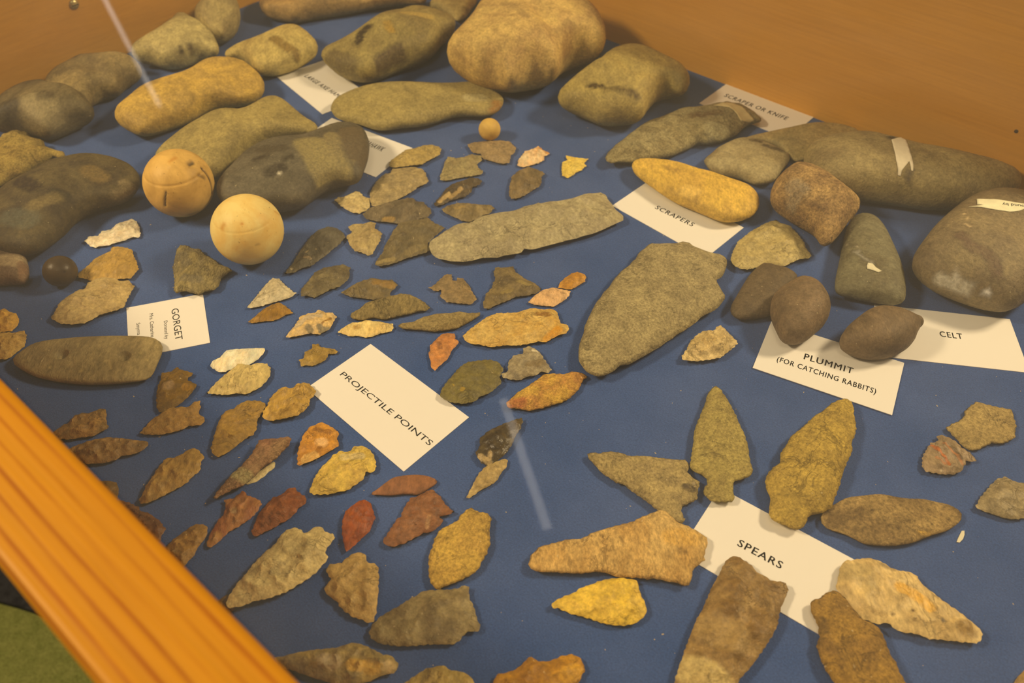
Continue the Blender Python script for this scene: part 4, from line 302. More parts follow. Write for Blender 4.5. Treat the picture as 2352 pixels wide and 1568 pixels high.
('projectile_point', 'arrowhead', 'long grey-and-gold point along the bottom edge beside the rail', 'red and tan points near the front', 'flint', 6.3, 0.0, 1.0, (142, 112, 52), (112, 90, 52), '-1135 1730 25 5 26 6 31 9 31 8 21 4 21 3 37 6 37 5 28 4 28 4 29 4 17 8 18 9 38 3 23 -8 23 -8 23 -11 23 -11 23 -11 23 -11 38 -5 24 -25 13 -10 -3 -33 -15 -16 -23 -6 -23 -5 -20 -8 -21 -9 -17 -9 -17 -9 -33 -10 -33 -9 -26 1 -27 2 -26 1 -31 10 -31 11 -33 10 -34 10 -33 11 -34 10 -34 11 -34 10 -26 24', [([[-107.6, 171.4], [-100.6, 169.0]], 4.1, (100, 78, 44), 0.6), ([[-89.1, 171.3], [-83.5, 169.6]], 3.5, (150, 122, 78), 0.5), ([[-74.8, 168.5], [-64.2, 167.4]], 2.9, (176, 126, 40), 0.5), ([[-57.5, 168.9]], 2.9, (170, 134, 76), 0.6)], [], [], [], None),
('projectile_point', 'arrowhead', 'olive-tan point cut off by the bottom edge, left of the rich brown one', 'red and tan points near the front', 'flint', 4.2, 0.0, 1.0, (152, 120, 54), (134, 104, 50), '-511 1605 18 14 18 14 18 15 19 12 18 13 19 13 21 5 21 6 21 3 21 4 17 -12 17 -11 21 -3 22 -4 21 -3 17 -11 16 -10 11 -15 12 -16 2 -23 3 -23 2 -23 -21 -6 -22 -6 -22 -7 -21 -6 -22 -6 -22 2 -22 2 -23 2 -22 2 -23 2 -22 2 -22 2 -21 9 -20 8 -20 9 -21 9 -4 18', [], [], [], [], None),
('projectile_point', 'arrowhead', 'rich brown notched point cut off by the bottom edge', 'red and tan points near the front', 'flint', 5.2, 0.0, 1.0, (158, 106, 28), (128, 84, 24), '-77 1618 10 21 10 21 32 7 32 7 21 12 22 13 19 19 18 19 22 9 16 -10 16 -9 22 -1 21 -2 19 7 19 7 19 9 20 8 21 4 22 3 16 -4 16 -5 10 -15 10 -15 5 -19 5 -19 -9 -16 -10 -16 -9 -19 -9 -18 -11 -20 -11 -19 -12 -19 -26 -11 -27 -10 -26 -11 -26 -10 -31 2 -31 2 -32 1 -31 2 -31 2 -23 12 -24 13 -24 13 -23 13 -9 21', [([[27.1, 164.7], [32.1, 167.7]], 3.4, (184, 130, 36), 0.5)], [], [], [], None),
('spear_point', 'spear point', 'big orange-tan spear point with a jagged base, left end of it narrow and blunt', 'spear points around their card', 'grain', 7.2, 0.5, 1.0, (182, 140, 72), (166, 122, 58), '97 2238 17 52 36 47 36 14 36 13 36 11 37 11 42 3 42 4 37 21 37 21 62 21 40 13 41 13 62 18 35 18 36 18 64 29 57 16 33 -37 37 -42 34 -17 34 -17 43 -34 29 -27 3 -34 -17 -41 -15 -40 2 -22 -43 -30 -34 -33 -13 -51 -21 -28 -24 -7 -32 16 -56 12 -62 12 -35 -4 -57 9 -58 1 -46 5 -33 12 -52 13 -52 -5 -41 -4 -43 0 -44 1 -40 2 -41 3 -35 1 -34 1 -29 16', [([[91.2, 230.9]], 1.9, (112, 80, 36), 0.6), ([[49.6, 239.5]], 1.2, (104, 76, 38), 0.7), ([[86.3, 238.8], [97.2, 239.3]], 5.0, (190, 136, 50), 0.4)], [], [], [], None),
('projectile_point', 'arrowhead', 'bright mustard-yellow teardrop point in front of the big orange-tan spear point', 'spear points around their card', 'flint', 6.2, 0.0, 1.0, (200, 156, 48), (176, 134, 44), '213 2013 12 18 26 17 26 17 26 9 26 10 18 14 18 14 29 10 30 9 20 10 21 10 32 8 33 8 26 2 26 3 23 -5 23 -5 34 -6 2 -21 2 -20 3 -19 2 -18 8 -19 8 -18 6 -30 -5 -36 -13 -15 -12 -15 -18 -12 -17 -12 -23 -6 -23 -6 -30 0 -31 0 -27 5 -28 6 -27 10 -27 10 -22 7 -22 7 -22 5 -22 4 -22 10 -22 10 -20 7 -19 8 -22 0', [], [], [], [], None),
('spear_point', 'spear point', 'grey-tan spear point aimed left, with a dark smudge on its stem', 'spear points around their card', 'grain', 6.4, 0.0, 1.0, (154, 126, 70), (130, 106, 62), '448 2963 20 13 29 -2 29 -2 30 7 30 6 29 -4 29 -3 26 -12 24 -14 43 2 42 0 48 -6 49 -6 48 -6 48 -6 45 -1 16 -23 -1 -32 -15 -31 22 -31 22 -27 20 -11 -9 -30 -9 -31 -10 -29 -9 -30 -43 -23 -41 -22 -10 -29 7 -43 5 -8 -17 -28 -23 3 -23 16 -22 16 -34 29 -23 14 -27 28 -28 29 -29 26 -28 25 -21 19 -20 18 -29 31 -37 6 -21 19 -21 19 -24 23 -24 23 -17 27 -18 28 -23 39', [([[99.0, 272.1], [102.7, 271.2]], 2.2, (88, 72, 46), 0.8), ([[103.9, 275.1]], 1.3, (140, 118, 84), 0.6)], [], [], [], None),
('spear_point', 'spear point', 'symmetrical olive-tan stemmed spear point standing tip-up, base on its card', 'spear points around their card', 'grain', 7.0, 0.5, 1.0, (154, 128, 62), (132, 108, 54), '1042 2908 9 32 10 32 12 49 12 50 11 42 11 42 20 43 20 43 20 44 21 45 17 45 17 45 37 56 32 21 24 -20 11 -37 12 -36 11 -37 10 -35 8 -36 7 -35 4 -34 4 -35 8 -30 8 -29 2 -38 3 -37 -1 -33 -1 -33 -3 -32 -3 -32 0 -36 1 -35 -13 -39 -43 -24 -30 -10 -32 -7 -17 -37 -2 -45 -3 -44 -20 -15 -35 -2 -34 -2 -24 5 -24 5 -15 22 -16 22 9 37 18 31 3 38 -27 28 -21 12 -21 13 -14 39', [], [], [], [], None),
('spear_point', 'spear point', 'large ochre-tan leaf spear point whose tip touches the two-line card', 'spear points around their card', 'grain', 9.6, 1.0, 1.0, (166, 130, 52), (146, 114, 48), '1445 2761 23 54 43 46 46 36 21 68 45 58 41 66 33 25 32 26 30 26 29 26 53 52 33 22 33 23 35 31 36 32 63 32 43 5 20 -27 -6 -71 -14 -70 -7 -52 -26 -67 -31 -50 -18 -66 -40 -65 -34 -55 -19 -35 -19 -35 -19 -46 -33 -53 -32 -52 -26 -51 -29 -18 -30 -18 -39 -9 -38 -10 -31 -46 -38 -36 -37 -3 -41 28 -40 12 -26 25 -9 29 14 50 17 51 -8 52', [], [], [], [], None),
('spear_point', 'spear point', 'coarse speckled brown leaf-shaped blade pointing right, right of the large ochre one', 'spear points around their card', 'pit', 6.2, 0.0, 1.0, (144, 112, 60), (110, 84, 46), '1714 2549 25 37 33 23 35 20 35 21 36 20 38 12 38 4 36 5 37 6 36 4 34 0 31 -6 31 -9 32 -7 33 -4 35 -2 36 1 34 -3 31 -9 31 -9 32 -6 29 -9 25 -16 19 -19 9 -26 -15 -36 -29 -26 -31 -21 -30 -18 -30 -13 -30 -10 -31 -9 -33 -11 -34 -14 -37 -16 -39 -13 -40 -9 -42 -7 -41 -3 -40 1 -37 3 -34 3 -28 7 -22 14 -20 16 -22 14 -23 13 -28 11 -31 9 -30 16 -18 31', [([[223.9, 244.9], [226.7, 243.4]], 1.4, (170, 126, 50), 0.6)], [], [], [], None),
('stone_flake', 'flake', 'flat tan five-sided flake at the right edge, above the red-striped one', 'spear points around their card', 'grain', 4.6, 0.0, 1.0, (152, 122, 66), (138, 110, 60), '2639 3193 22 13 22 14 34 16 34 17 30 28 11 23 12 22 25 20 25 21 27 17 27 17 21 -9 21 -8 20 -8 20 -7 21 -7 29 -7 29 -8 29 -9 -4 -27 -5 -26 -6 -35 -6 -35 -17 -30 -16 -30 -16 -34 -26 -15 -26 -15 -27 -10 -27 -9 -25 3 -26 3 -25 -13 -25 -13 -28 -12 -28 -13 -21 -4 -21 -5 -17 17 -17 16 -10 29 -9 29 -11 25 -11 25 -5 17', [], [], [], [], None),
('stone_flake', 'flake', 'grey triangular flake with red and tan stripes, at the right', 'spear points around their card', 'flint', 5.3, 0.0, 1.0, (142, 112, 72), (116, 92, 56), '2409 2940 11 24 12 24 16 19 16 20 17 18 22 26 25 7 27 10 2 17 3 17 25 13 15 -7 15 -7 15 -7 14 -16 15 -14 7 -15 8 -16 7 -15 11 -13 11 -13 11 -12 8 -25 8 -24 -20 -14 -19 1 -19 6 -17 -23 -16 -18 -13 -16 -12 -16 -27 -11 -27 -13 -20 -2 -19 -1 -20 -1 -15 4 -16 4 -16 3 -16 3 -16 4 -16 4 -7 13 -6 14 8 24', [([[249.7, 304.9], [252.4, 299.3], [253.9, 294.4], [254.3, 289.9]], 1.0, (150, 84, 38), 0.8), ([[257.3, 305.3], [261.0, 297.7], [263.1, 291.5]], 1.0, (150, 94, 46), 0.7), ([[249.1, 295.3], [252.0, 290.6]], 0.9, (150, 94, 50), 0.6), ([[260.2, 302.7], [263.9, 294.3]], 0.7, (90, 70, 42), 0.7)], [], [], [], None),
('stone_flake', 'flake', 'grey-brown flake cut off by the right edge, below the striped one', 'spear points around their card', 'flint', 5.5, 0.0, 1.0, (122, 100, 60), (138, 114, 70), '2609 2636 18 22 16 22 25 23 24 22 25 23 25 23 29 23 28 24 25 7 25 7 13 -6 13 -8 7 -12 11 -8 24 -5 24 -5 16 -10 17 -9 16 -10 -4 -31 -2 -30 -1 -29 -23 -26 -22 -27 -21 -28 -25 -10 -24 -10 -24 -10 -25 -6 -24 -5 -20 2 -19 2 -20 2 -17 9 -17 8 -17 8 -19 7 -17 7 -18 7 -13 11 -13 10', [], [], [], [], None),
('stone_knife', 'stone knife', 'long dark brown flint blade running off the bottom edge, square end on a card', 'spear points around their card', 'flint', 7.8, 0.5, 1.0, (112, 80, 36), (140, 106, 54), '762 1550 13 42 13 42 19 43 19 43 27 55 27 57 26 48 26 50 26 42 26 42 24 42 24 44 19 31 20 31 37 52 40 62 50 18 38 -21 34 -32 22 -38 36 -22 24 -22 50 -9 27 -9 3 -38 -36 -61 -19 -37 -20 -36 -12 -32 -13 -32 -38 -53 -44 -51 -42 -50 -25 -28 -24 -27 -29 -27 -29 -27 -22 -35 -22 -34 -34 -31 -34 -31 -45 -3 -46 -2 -45 -3 -46 -3 -22 25', [([[85.9, 167.6], [95.2, 164.2], [99.7, 158.3]], 7.0, (170, 138, 74), 0.75), ([[99.1, 188.4], [109.0, 183.1]], 7.7, (146, 112, 58), 0.6)], [], [], [], None),
('spear_point', 'spear point', 'brown grainy stemmed spear point running off the bottom edge, stem on the card', 'spear points around their card', 'grain', 8.0, 0.5, 1.0, (146, 106, 42), (122, 88, 40), '1523 2012 22 36 44 12 33 26 50 16 24 -18 23 -40 10 -24 10 -24 15 -24 15 -25 30 -16 29 -16 17 -35 3 -26 3 -25 2 -28 -1 -30 10 -20 7 -22 0 -24 0 -25 8 -26 8 -26 -1 -34 -1 -34 -31 -26 -30 -26 -31 -25 -38 -1 -39 0 -39 0 -38 -1 -24 25 -24 25 -24 26 -12 34 -12 34 -11 29 -11 29 -6 29 -6 30 -2 31 -1 30 13 26 13 25 2 32 3 32 -11 47', [([[155.8, 192.8], [155.6, 188.1]], 2.1, (94, 70, 36), 0.6)], [], [], [], None),
('spear_point', 'spear point', 'cream-and-gold thick spear point sloping down to the right, base on its card', 'spear points around their card', 'flint', 7.5, 0.5, 1.0, (190, 152, 84), (166, 130, 70), '1681 2113 14 31 14 32 15 32 14 32 33 33 33 5 34 5 44 10 45 -9 42 -16 31 -32 47 -16 50 -9 26 -25 11 -38 27 -37 19 -22 18 -21 23 -24 22 -24 21 -21 20 -20 15 -21 14 -20 26 -35 3 -29 -22 -34 -37 -12 -27 3 -26 2 -26 3 -27 2 -26 4 -25 4 -27 2 -27 1 -39 17 -29 11 -27 2 -26 3 -22 11 -21 12 -5 17 -19 12 -32 -12 -41 11 -24 11 -25 12 -14 27 -15 26 -10 27 -9 28 -17 24', [([[174.7, 220.4], [183.2, 219.6], [184.4, 214.3]], 5.1, (154, 124, 68), 0.6), ([[200.3, 210.7], [207.3, 205.9], [211.2, 200.6]], 3.2, (190, 136, 46), 0.7), ([[201.6, 197.9]], 0.9, (90, 66, 38), 0.9), ([[191.4, 196.5]], 0.8, (110, 80, 40), 0.8), ([[215.4, 192.9]], 1.3, (104, 84, 54), 0.7), ([[227.2, 189.3]], 4.6, (124, 92, 42), 0.7), ([[195.4, 224.3], [200.8, 222.1]], 1.4, (110, 88, 54), 0.6)], [], [], [], None),
('stone_flake', 'flake', 'brown flake corner at the bottom right corner of the picture', 'spear points around their card', 'flint', 2.7, 0.0, 1.0, (150, 112, 54), (130, 96, 48), '2400 1633 10 8 10 9 9 9 10 8 10 9 11 7 10 8 10 7 10 8 9 -3 10 -2 9 -3 10 -3 9 -2 0 -11 1 -11 1 -10 0 -11 1 -11 -10 -10 -10 -11 -9 -10 -11 -11 -9 -10 -11 0 -11 -1 -12 0 -11 0 -11 0 -11 0 -11 1 -12 -1 0 9 0 9 -1 10 0 9', [], [], [], [], None),
],
'cards': {'projectile': [[-94.1, 387.4], [-26.0, 325.5], [-62.1, 284.7], [-129.8, 347.9]], 'scrapers': [[113.9, 579.8], [178.4, 516.2], [143.3, 479.2], [78.8, 542.9]], 'knife': [[206.5, 742.3], [275.6, 682.9], [241.1, 642.8], [172.0, 702.2]], 'plummit': [[177.6, 411.7], [256.6, 373.9], [234.9, 329.7], [156.4, 368.4]], 'celt': [[253.7, 430.2], [343.3, 416.5], [335.7, 366.5], [246.0, 379.6]], 'spears': [[119.8, 275.2], [193.9, 223.1], [164.6, 181.3], [90.4, 233.3]], 'gorget': [[-267.4, 420.1], [-218.4, 435.2], [-200.9, 387.2], [-249.8, 372.0]], 'axe': [[-190.1, 778.1], [-134.3, 709.5], [-173.9, 677.3], [-229.7, 745.8]], 'tomahawk': [[-164.4, 670.8], [-87.4, 623.1], [-113.9, 579.3], [-190.9, 627.1]]},
'text': {'PROJECTILE POINTS': [-110.6, 359.42, 83.49, 3.93, -0.7374, 0, 'projectile'], 'SCRAPERS': [112.08, 539.74, 34.9, 4.96, -0.7181, 1, 'scrapers'], 'SCRAPER OR KNIFE': [196.81, 715.19, 64.38, 6.41, -0.7009, 1, 'knife'], 'PLUMMIT': [191.41, 376.53, 31.22, 5.52, -0.4267, 1, 'plummit'], '(FOR CATCHING RABBITS)': [173.19, 374.52, 62.92, 4.51, -0.4559, 1, 'plummit'], 'CELT': [289.28, 398.95, 14.54, 5.27, -0.1621, 1, 'celt'], 'SPEARS': [122.59, 238.08, 24.76, 4.59, -0.5944, 1, 'spears'], 'GORGET': [-235.85, 418.85, 32.21, 4.73, -1.2058, 0, 'gorget'], 'Donated by': [-237.53, 407.16, 18.11, 2.31, -1.2426, 0, 'gorget'], 'Mrs. Catharine': [-249.64, 414.23, 24.03, 2.53, -1.2323, 0, 'gorget'], 'Smyrna': [-255.55, 404.77, 11.99, 2.42, -1.2134, 0, 'gorget'], 'LARGE AXE HAMMER': [-203.08, 745.94, 67.71, 5.27, -0.7983, 1, 'axe'], 'TOMAHAWK': [-137.03, 633.38, 28.51, 6.67, -0.6099, 1, 'tomahawk']},
'balls': [[-255.77, 532.04, 25.8], [-190.81, 476.58, 25.35], [-21.08, 639.0, 9.52], [-319.55, 446.33, 11.36]],
'scrap': [[242.6, 241.4], [244.5, 244.1], [247.9, 248.3], [249.4, 248.4], [248.5, 245.9], [246.6, 243.1], [244.0, 241.0]],
'mat': [[-858.6, 638.0], [-812.4, 628.0], [-781.3, 620.2], [-742.2, 608.8], [-659.9, 590.1], [-578.5, 779.4], [-838.0, 866.9], [-1071.0, 864.4]],
}
# ------------------------------------------------------------------ helpers
sc = bpy.context.scene
COL = sc.collection
H = 0.40                       # camera height above the felt
LAMP = (0.93, 0.69, 0.40)      # how a white card looks under the lamps of this room
def lin(c):
    return [((v / 255 + .055) / 1.055) ** 2.4 if v > 10 else v / 255 / 12.92 for v in c]
def alb(c, g=1.0):
    """surface colour seen under the warm lamps -> the colour of the thing itself"""
    return [min(.93, max(.004, l - h) / w * .86 * g * k) for l, w, h, k in zip(lin(c), LAMP, (.016, .013, .008), (1.22, 1.135, 1.02))] + [1]

class NT:
    def __init__(s, name):
        s.m = bpy.data.materials.new(name); s.m.use_nodes = True
        s.t = s.m.node_tree; s.t.nodes.clear()
        s.out = s.n('ShaderNodeOutputMaterial')
    def n(s, typ, **kw):
        nd = s.t.nodes.new(typ)
        for k, v in kw.items():
            if k.startswith('i_'):
                key = k[2:]; key = int(key) if key.isdigit() else key
                nd.inputs[key].default_value = v
            else: setattr(nd, k, v)
        return nd
    def l(s, a, b): s.t.links.new(a, b)
    def mix(s, fac, a, b, mode='MIX'):
        nd = s.n('ShaderNodeMix', data_type='RGBA', blend_type=mode)
        for i, v in ((0, fac), (6, a), (7, b)):
            if hasattr(v, 'links'): s.l(v, nd.inputs[i])
            else: nd.inputs[i].default_value = v
        return nd.outputs[2]
    def noise(s, vec, scale, detail=4, rough=.55, dist=0):
        nd = s.n('ShaderNodeTexNoise'); nd.inputs['Scale'].default_value = scale
        nd.inputs['Detail'].default_value = detail; nd.inputs['Roughness'].default_value = rough
        nd.inputs['Distortion'].default_value = dist
        s.l(vec, nd.inputs['Vector']); return nd.outputs['Fac']
    def ramp(s, fac, *st):
        nd = s.n('ShaderNodeValToRGB'); e = nd.color_ramp.elements
        while len(e) < len(st): e.new(.5)
        for q, (p, c) in zip(e, st):
            q.position = p; q.color = c if hasattr(c, '__len__') else (c, c, c, 1)
        s.l(fac, nd.inputs[0]); return nd.outputs[0]
    def bsdf(s, color, rough=.8, spec=.3, normal=None):
        b = s.n('ShaderNodeBsdfPrincipled')
        if hasattr(color, 'links'): s.l(color, b.inputs['Base Color'])
        else: b.inputs['Base Color'].default_value = color
        b.inputs['Roughness'].default_value = rough; b.inputs['Specular IOR Level'].default_value = spec
        if normal is not None: s.l(normal, b.inputs['Normal'])
        s.l(b.outputs[0], s.out.inputs[0]); s.b = b; return b
    def bump(s, h, dist, strength=1., normal=None):
        nd = s.n('ShaderNodeBump'); nd.inputs['Distance'].default_value = dist
        nd.inputs['Strength'].default_value = strength; s.l(h, nd.inputs['Height'])
        if normal is not None: s.l(normal, nd.inputs['Normal'])
        return nd.outputs[0]
    def coord(s, scale=None, rot=None, loc=None):
        tc = s.n('ShaderNodeTexCoord'); v = tc.outputs['Object']
        if scale or rot or loc:
            mp = s.n('ShaderNodeMapping')
            if scale: mp.inputs['Scale'].default_value = scale
            if rot: mp.inputs['Rotation'].default_value = rot
            if loc: mp.inputs['Location'].default_value = loc
            s.l(v, mp.inputs['Vector']); v = mp.outputs[0]
        return v

def stone_mat(name, col, col2, kind, seed, gain):
    m = NT(name); rs = random.Random(seed)
    v = m.coord(loc=(rs.random() * 3, rs.random() * 3, rs.random() * 3),
                rot=(0, 0, rs.random() * 6), scale=(1, rs.choice([1, 1, .5]), 1))
    a, b = alb(col, gain), alb(col2, gain)
    big = m.noise(v, {'stone': 38, 'pit': 60, 'grain': 70}.get(kind, 85), 5, .6, .4)
    c = m.mix(m.ramp(big, (.38, 0.), (.64, 1.)), a, b)
    fine = m.noise(v, {'stone': 520, 'pit': 520, 'grain': 640}.get(kind, 420), 3, .7)
    amp = {'stone': .30, 'pit': .5, 'grain': .42, 'flint': .3, 'quartz': .2, 'gloss': .4}[kind]
    sp = m.ramp(fine, (.3, 1 - amp), (.7, 1 + amp * .7))
    c = m.mix(1., c, sp, 'MULTIPLY')
    mid = m.noise(v, 170, 4, .6)
    c = m.mix(1., c, m.ramp(mid, (.3, .78), (.7, 1.2)), 'MULTIPLY')
    # rare dark pits and rare pale crystals
    dk = m.ramp(m.noise(v, {'pit': 330}.get(kind, 260), 2, .5), (.66, 0.), (.74, {'pit': .7, 'grain': .5}.get(kind, .3)))
    c = m.mix(dk, c, [x * .45 for x in b[:3]] + [1])
    lt = m.ramp(m.noise(v, 480, 1, .5), (.74, 0.), (.8, .1 if kind == 'gloss' else .35))
    c = m.mix(lt, c, alb((205, 172, 112), gain))
    ab = m.n('ShaderNodeMath', operation='ABSOLUTE'); sb = m.n('ShaderNodeMath', operation='SUBTRACT'); sb.inputs[1].default_value = .5
    m.l(m.noise(v, {'stone': 30, 'pit': 40, 'grain': 60}.get(kind, 75), 6, .62, .9), sb.inputs[0]); m.l(sb.outputs[0], ab.inputs[0])
    crs = m.ramp(ab.outputs[0], (.0, 1.), (.012 if kind in ('stone', 'pit') else .02, 0.))
    ms = m.ramp(m.noise(v, 55, 2, .5), (.48, 0.), (.62, {'stone': .16, 'pit': .3, 'grain': .6}.get(kind, .5)))
    cm_ = m.n('ShaderNodeMath', operation='MULTIPLY'); m.l(crs, cm_.inputs[0]); m.l(ms, cm_.inputs[1])
    c = m.mix(cm_.outputs[0], c, [x * .42 for x in b[:3]] + [1])
    at = m.n('ShaderNodeVertexColor', layer_name='stain')
    ed = m.ramp(m.noise(v, 300, 3, .6), (.33, .72), (.6, 1.3))
    fa = m.n('ShaderNodeMath', operation='MULTIPLY', use_clamp=True)
    m.l(at.outputs['Alpha'], fa.inputs[0]); m.l(ed, fa.inputs[1])
    c = m.mix(fa.outputs[0], c, m.mix(1., at.outputs['Color'], sp, 'MULTIPLY'))
    hb = m.noise(v, {'stone': 260, 'pit': 300, 'grain': 420}.get(kind, 150), 5, .65, .3)
    hs = m.noise(v, 900, 2, .6)
    add = m.n('ShaderNodeMath', operation='MULTIPLY_ADD'); m.l(hs, add.inputs[0]); add.inputs[1].default_value = .25; m.l(hb, add.inputs[2])
    ad2 = m.n('ShaderNodeMath', operation='MULTIPLY_ADD'); m.l(cm_.outputs[0], ad2.inputs[0]); ad2.inputs[1].default_value = -.5; m.l(add.outputs[0], ad2.inputs[2]); add = ad2
    nrm = m.bump(add.outputs[0], {'stone': .0010, 'pit': .0028, 'grain': .0020}.get(kind, .0014), {'gloss': .6}.get(kind, .8))
    ro, spc = {'stone': (.62, .32), 'pit': (.8, .25), 'grain': (.8, .2), 'flint': (.5, .36), 'quartz': (.34, .5), 'gloss': (.3, .4)}[kind]
    m.bsdf(c, ro, spc, nrm)
    if kind == 'quartz':
        m.b.inputs['Subsurface Weight'].default_value = .25; m.b.inputs['Subsurface Radius'].default_value = (.003, .002, .001)
        m.b.inputs['Subsurface Scale'].default_value = .6
    return m.m

def plain(name, col, rough=.7, spec=.3, noise=None, amp=.08, raw=False):
    m = NT(name); c = (list(col) + [1]) if raw else alb(col)
    if noise:
        f = m.noise(m.coord(), noise, 3, .6)
        c = m.mix(1., c, m.ramp(f, (.3, 1 - amp), (.7, 1 + amp)), 'MULTIPLY')
    m.bsdf(c, rough, spec); return m.m

def mesh_obj(name, V, F, mat, parent=None, smooth=True, loc=None):
    me = bpy.data.meshes.new(name); me.from_pydata([tuple(v) for v in V], [], [tuple(map(int, f)) for f in F]); me.update()
    if smooth: me.polygons.foreach_set('use_smooth', [True] * len(me.polygons))
    o = bpy.data.objects.new(name, me); COL.objects.link(o)
    if mat: me.materials.append(mat)
    if parent: o.parent = parent
    if loc is not None: o.location = loc
    return o

def bm_obj(name, bm, mat, parent=None, smooth=False):
    me = bpy.data.meshes.new(name); bm.normal_update(); bm.to_mesh(me); bm.free()
    if smooth: me.polygons.foreach_set('use_smooth', [True] * len(me.polygons))
    o = bpy.data.objects.new(name, me); COL.objects.link(o)
    me.materials.append(mat)
    if parent: o.parent = parent
    return o

def tag(o, label, cat, group=None):
    o['label'] = label; o['category'] = cat
    if group: o['group'] = group
    return o

def empty(name, loc=(0, 0, 0), rz=0):
    o = bpy.data.objects.new(name, None); COL.objects.link(o); o.location = loc; o.rotation_euler = (0, 0, rz)
    o.empty_display_size = .02
    return o

def box(bm, x0, x1, y0, y1, z0, z1, bev=0, seg=3):
    r = bmesh.ops.create_cube(bm, size=1)
    for v in r['verts']:
        v.co = Vector((x0 + (v.co.x + .5) * (x1 - x0), y0 + (v.co.y + .5) * (y1 - y0), z0 + (v.co.z + .5) * (z1 - z0)))
    if bev:
        es = list({e for v in r['verts'] for e in v.link_edges})
        bmesh.ops.bevel(bm, geom=es, offset=bev, segments=seg, profile=.5, affect='EDGES')

def slab(name, quad, z, th, mat, parent=None, n=1, warp=None):
    """a thin sheet over a plan polygon (list of xy in metres)"""
    q = [Vector((x, y, 0)) for x, y in quad]
    bm = bmesh.new()
    t = [bm.verts.new((p.x, p.y, z + th)) for p in q]; b = [bm.verts.new((p.x, p.y, z)) for p in q]
    bm.faces.new(t); bm.faces.new(b[::-1])
    for i in range(len(q)):
        j = (i + 1) % len(q); bm.faces.new((t[i], b[i], b[j], t[j]))
    bmesh.ops.recalc_face_normals(bm, faces=bm.faces)
    return bm_obj(name, bm, mat, parent)

# ------------------------------------------------------------------ camera
f, pitch, roll = 1920.669, .79661239, .00876856
c, s, cp, sp = math.cos(roll), math.sin(roll), math.cos(pitch), math.sin(pitch)
cam = bpy.data.cameras.new('camera'); cam.sensor_width = 36; cam.lens = 36 * f / 2352
cam.clip_start = .01; cam.clip_end = 50
co = bpy.data.objects.new('camera', cam); COL.objects.link(co)
R3 = Matrix(((c, -s, 0), (sp * s, sp * c, -cp), (cp * s, cp * c, sp)))
co.matrix_world = Matrix.Translation((0, 0, H)) @ R3.to_4x4()
cam.dof.use_dof = True; cam.dof.focus_distance = .53; cam.dof.aperture_fstop = 9.0
sc.camera = co

# ------------------------------------------------------------------ display case
ANG = -.70433375               # the case stands at an angle to the viewer
U0, U1, V0, V1, ZR = -.8076, .55, -.0032, .69405, .16
case = tag(empty('display_case', (0, 0, 0), ANG), 'wooden museum case lined with blue felt under a glass top', 'display case')

def wood(name, base, dark, scale, stretch, contrast, rough=.45, spec=.35, rings=None):
    m = NT(name); v = m.coord(scale=stretch)
    w = m.noise(v, scale, 5, .6, .6)
    col = m.mix(m.ramp(w, (.3, 0.), (.7, 1.)), base, dark)
    if rings:
        v2 = m.coord(scale=rings[0])
        wv = m.n('ShaderNodeTexWave', wave_type='BANDS', bands_direction='Y', wave_profile='SAW')
        wv.inputs['Scale'].default_value = rings[1]; wv.inputs['Distortion'].default_value = rings[2]
        wv.inputs['Detail'].default_value = 3; wv.inputs['Detail Scale'].default_value = .6
        m.l(v2, wv.inputs['Vector'])
        gm_ = m.n('ShaderNodeMath', operation='MULTIPLY')
        m.l(m.ramp(wv.outputs['Fac'], (.0, 0.), (.58, .05), (.84, 1.), (1., .05)), gm_.inputs[0])
        m.l(m.ramp(m.noise(m.coord(scale=(.12, 1, 1)), 90, 4, .6), (.36, .15), (.62, 1.)), gm_.inputs[1])
        col = m.mix(gm_.outputs[0], col, rings[3])
    fine = m.noise(m.coord(scale=(stretch[0] * .6, stretch[1] * 2, stretch[2] * 2)), scale * 6, 3, .6)
    col = m.mix(1., col, m.ramp(fine, (.3, 1 - contrast), (.7, 1 + contrast)), 'MULTIPLY')
    m.bsdf(col, rough, spec, m.bump(fine, .0004, .5)); return m.m

def g_(c, k): return [x * k for x in c[:3]] + [1]
RAILW = wood('rail_pine', (.57, .262, .010, 1), (.50, .215, .007, 1), 34, (.10, 1, 1), .07, .5, .22,
             ((.06, 1, 1), 58, 7.0, (.34, .10, .004, 1)))
PANELW = wood('panel_veneer', (.68, .345, .038, 1), (.60, .295, .028, 1), 26, (.12, .12, 1.3), .06, .5, .3)
OUTW = wood('case_pine', (.5, .22, .03, 1), (.42, .17, .02, 1), 30, (.12, 1, 1), .06)

fm = NT('blue_felt'); fv = fm.coord()
fb = fm.mix(fm.ramp(fm.noise(fv, 11, 6, .68), (.38, 0.), (.62, 1.)), (.027, .079, .275, 1), (.046, .104, .325, 1))
fb = fm.mix(1., fb, fm.ramp(fm.noise(fv, 900, 3, .7), (.25, .72), (.75, 1.3)), 'MULTIPLY')
fl = fm.ramp(fm.noise(fv, 1300, 1, .5), (.735, 0.), (.79, .35))
fb = fm.mix(fl, fb, (.34, .36, .42, 1))
fm.bsdf(fb, .95, .12, fm.bump(fm.noise(fv, 1200, 3, .6), .0006, .7))
fm.b.inputs['Sheen Weight'].default_value = .12; fm.b.inputs['Sheen Roughness'].default_value = .6

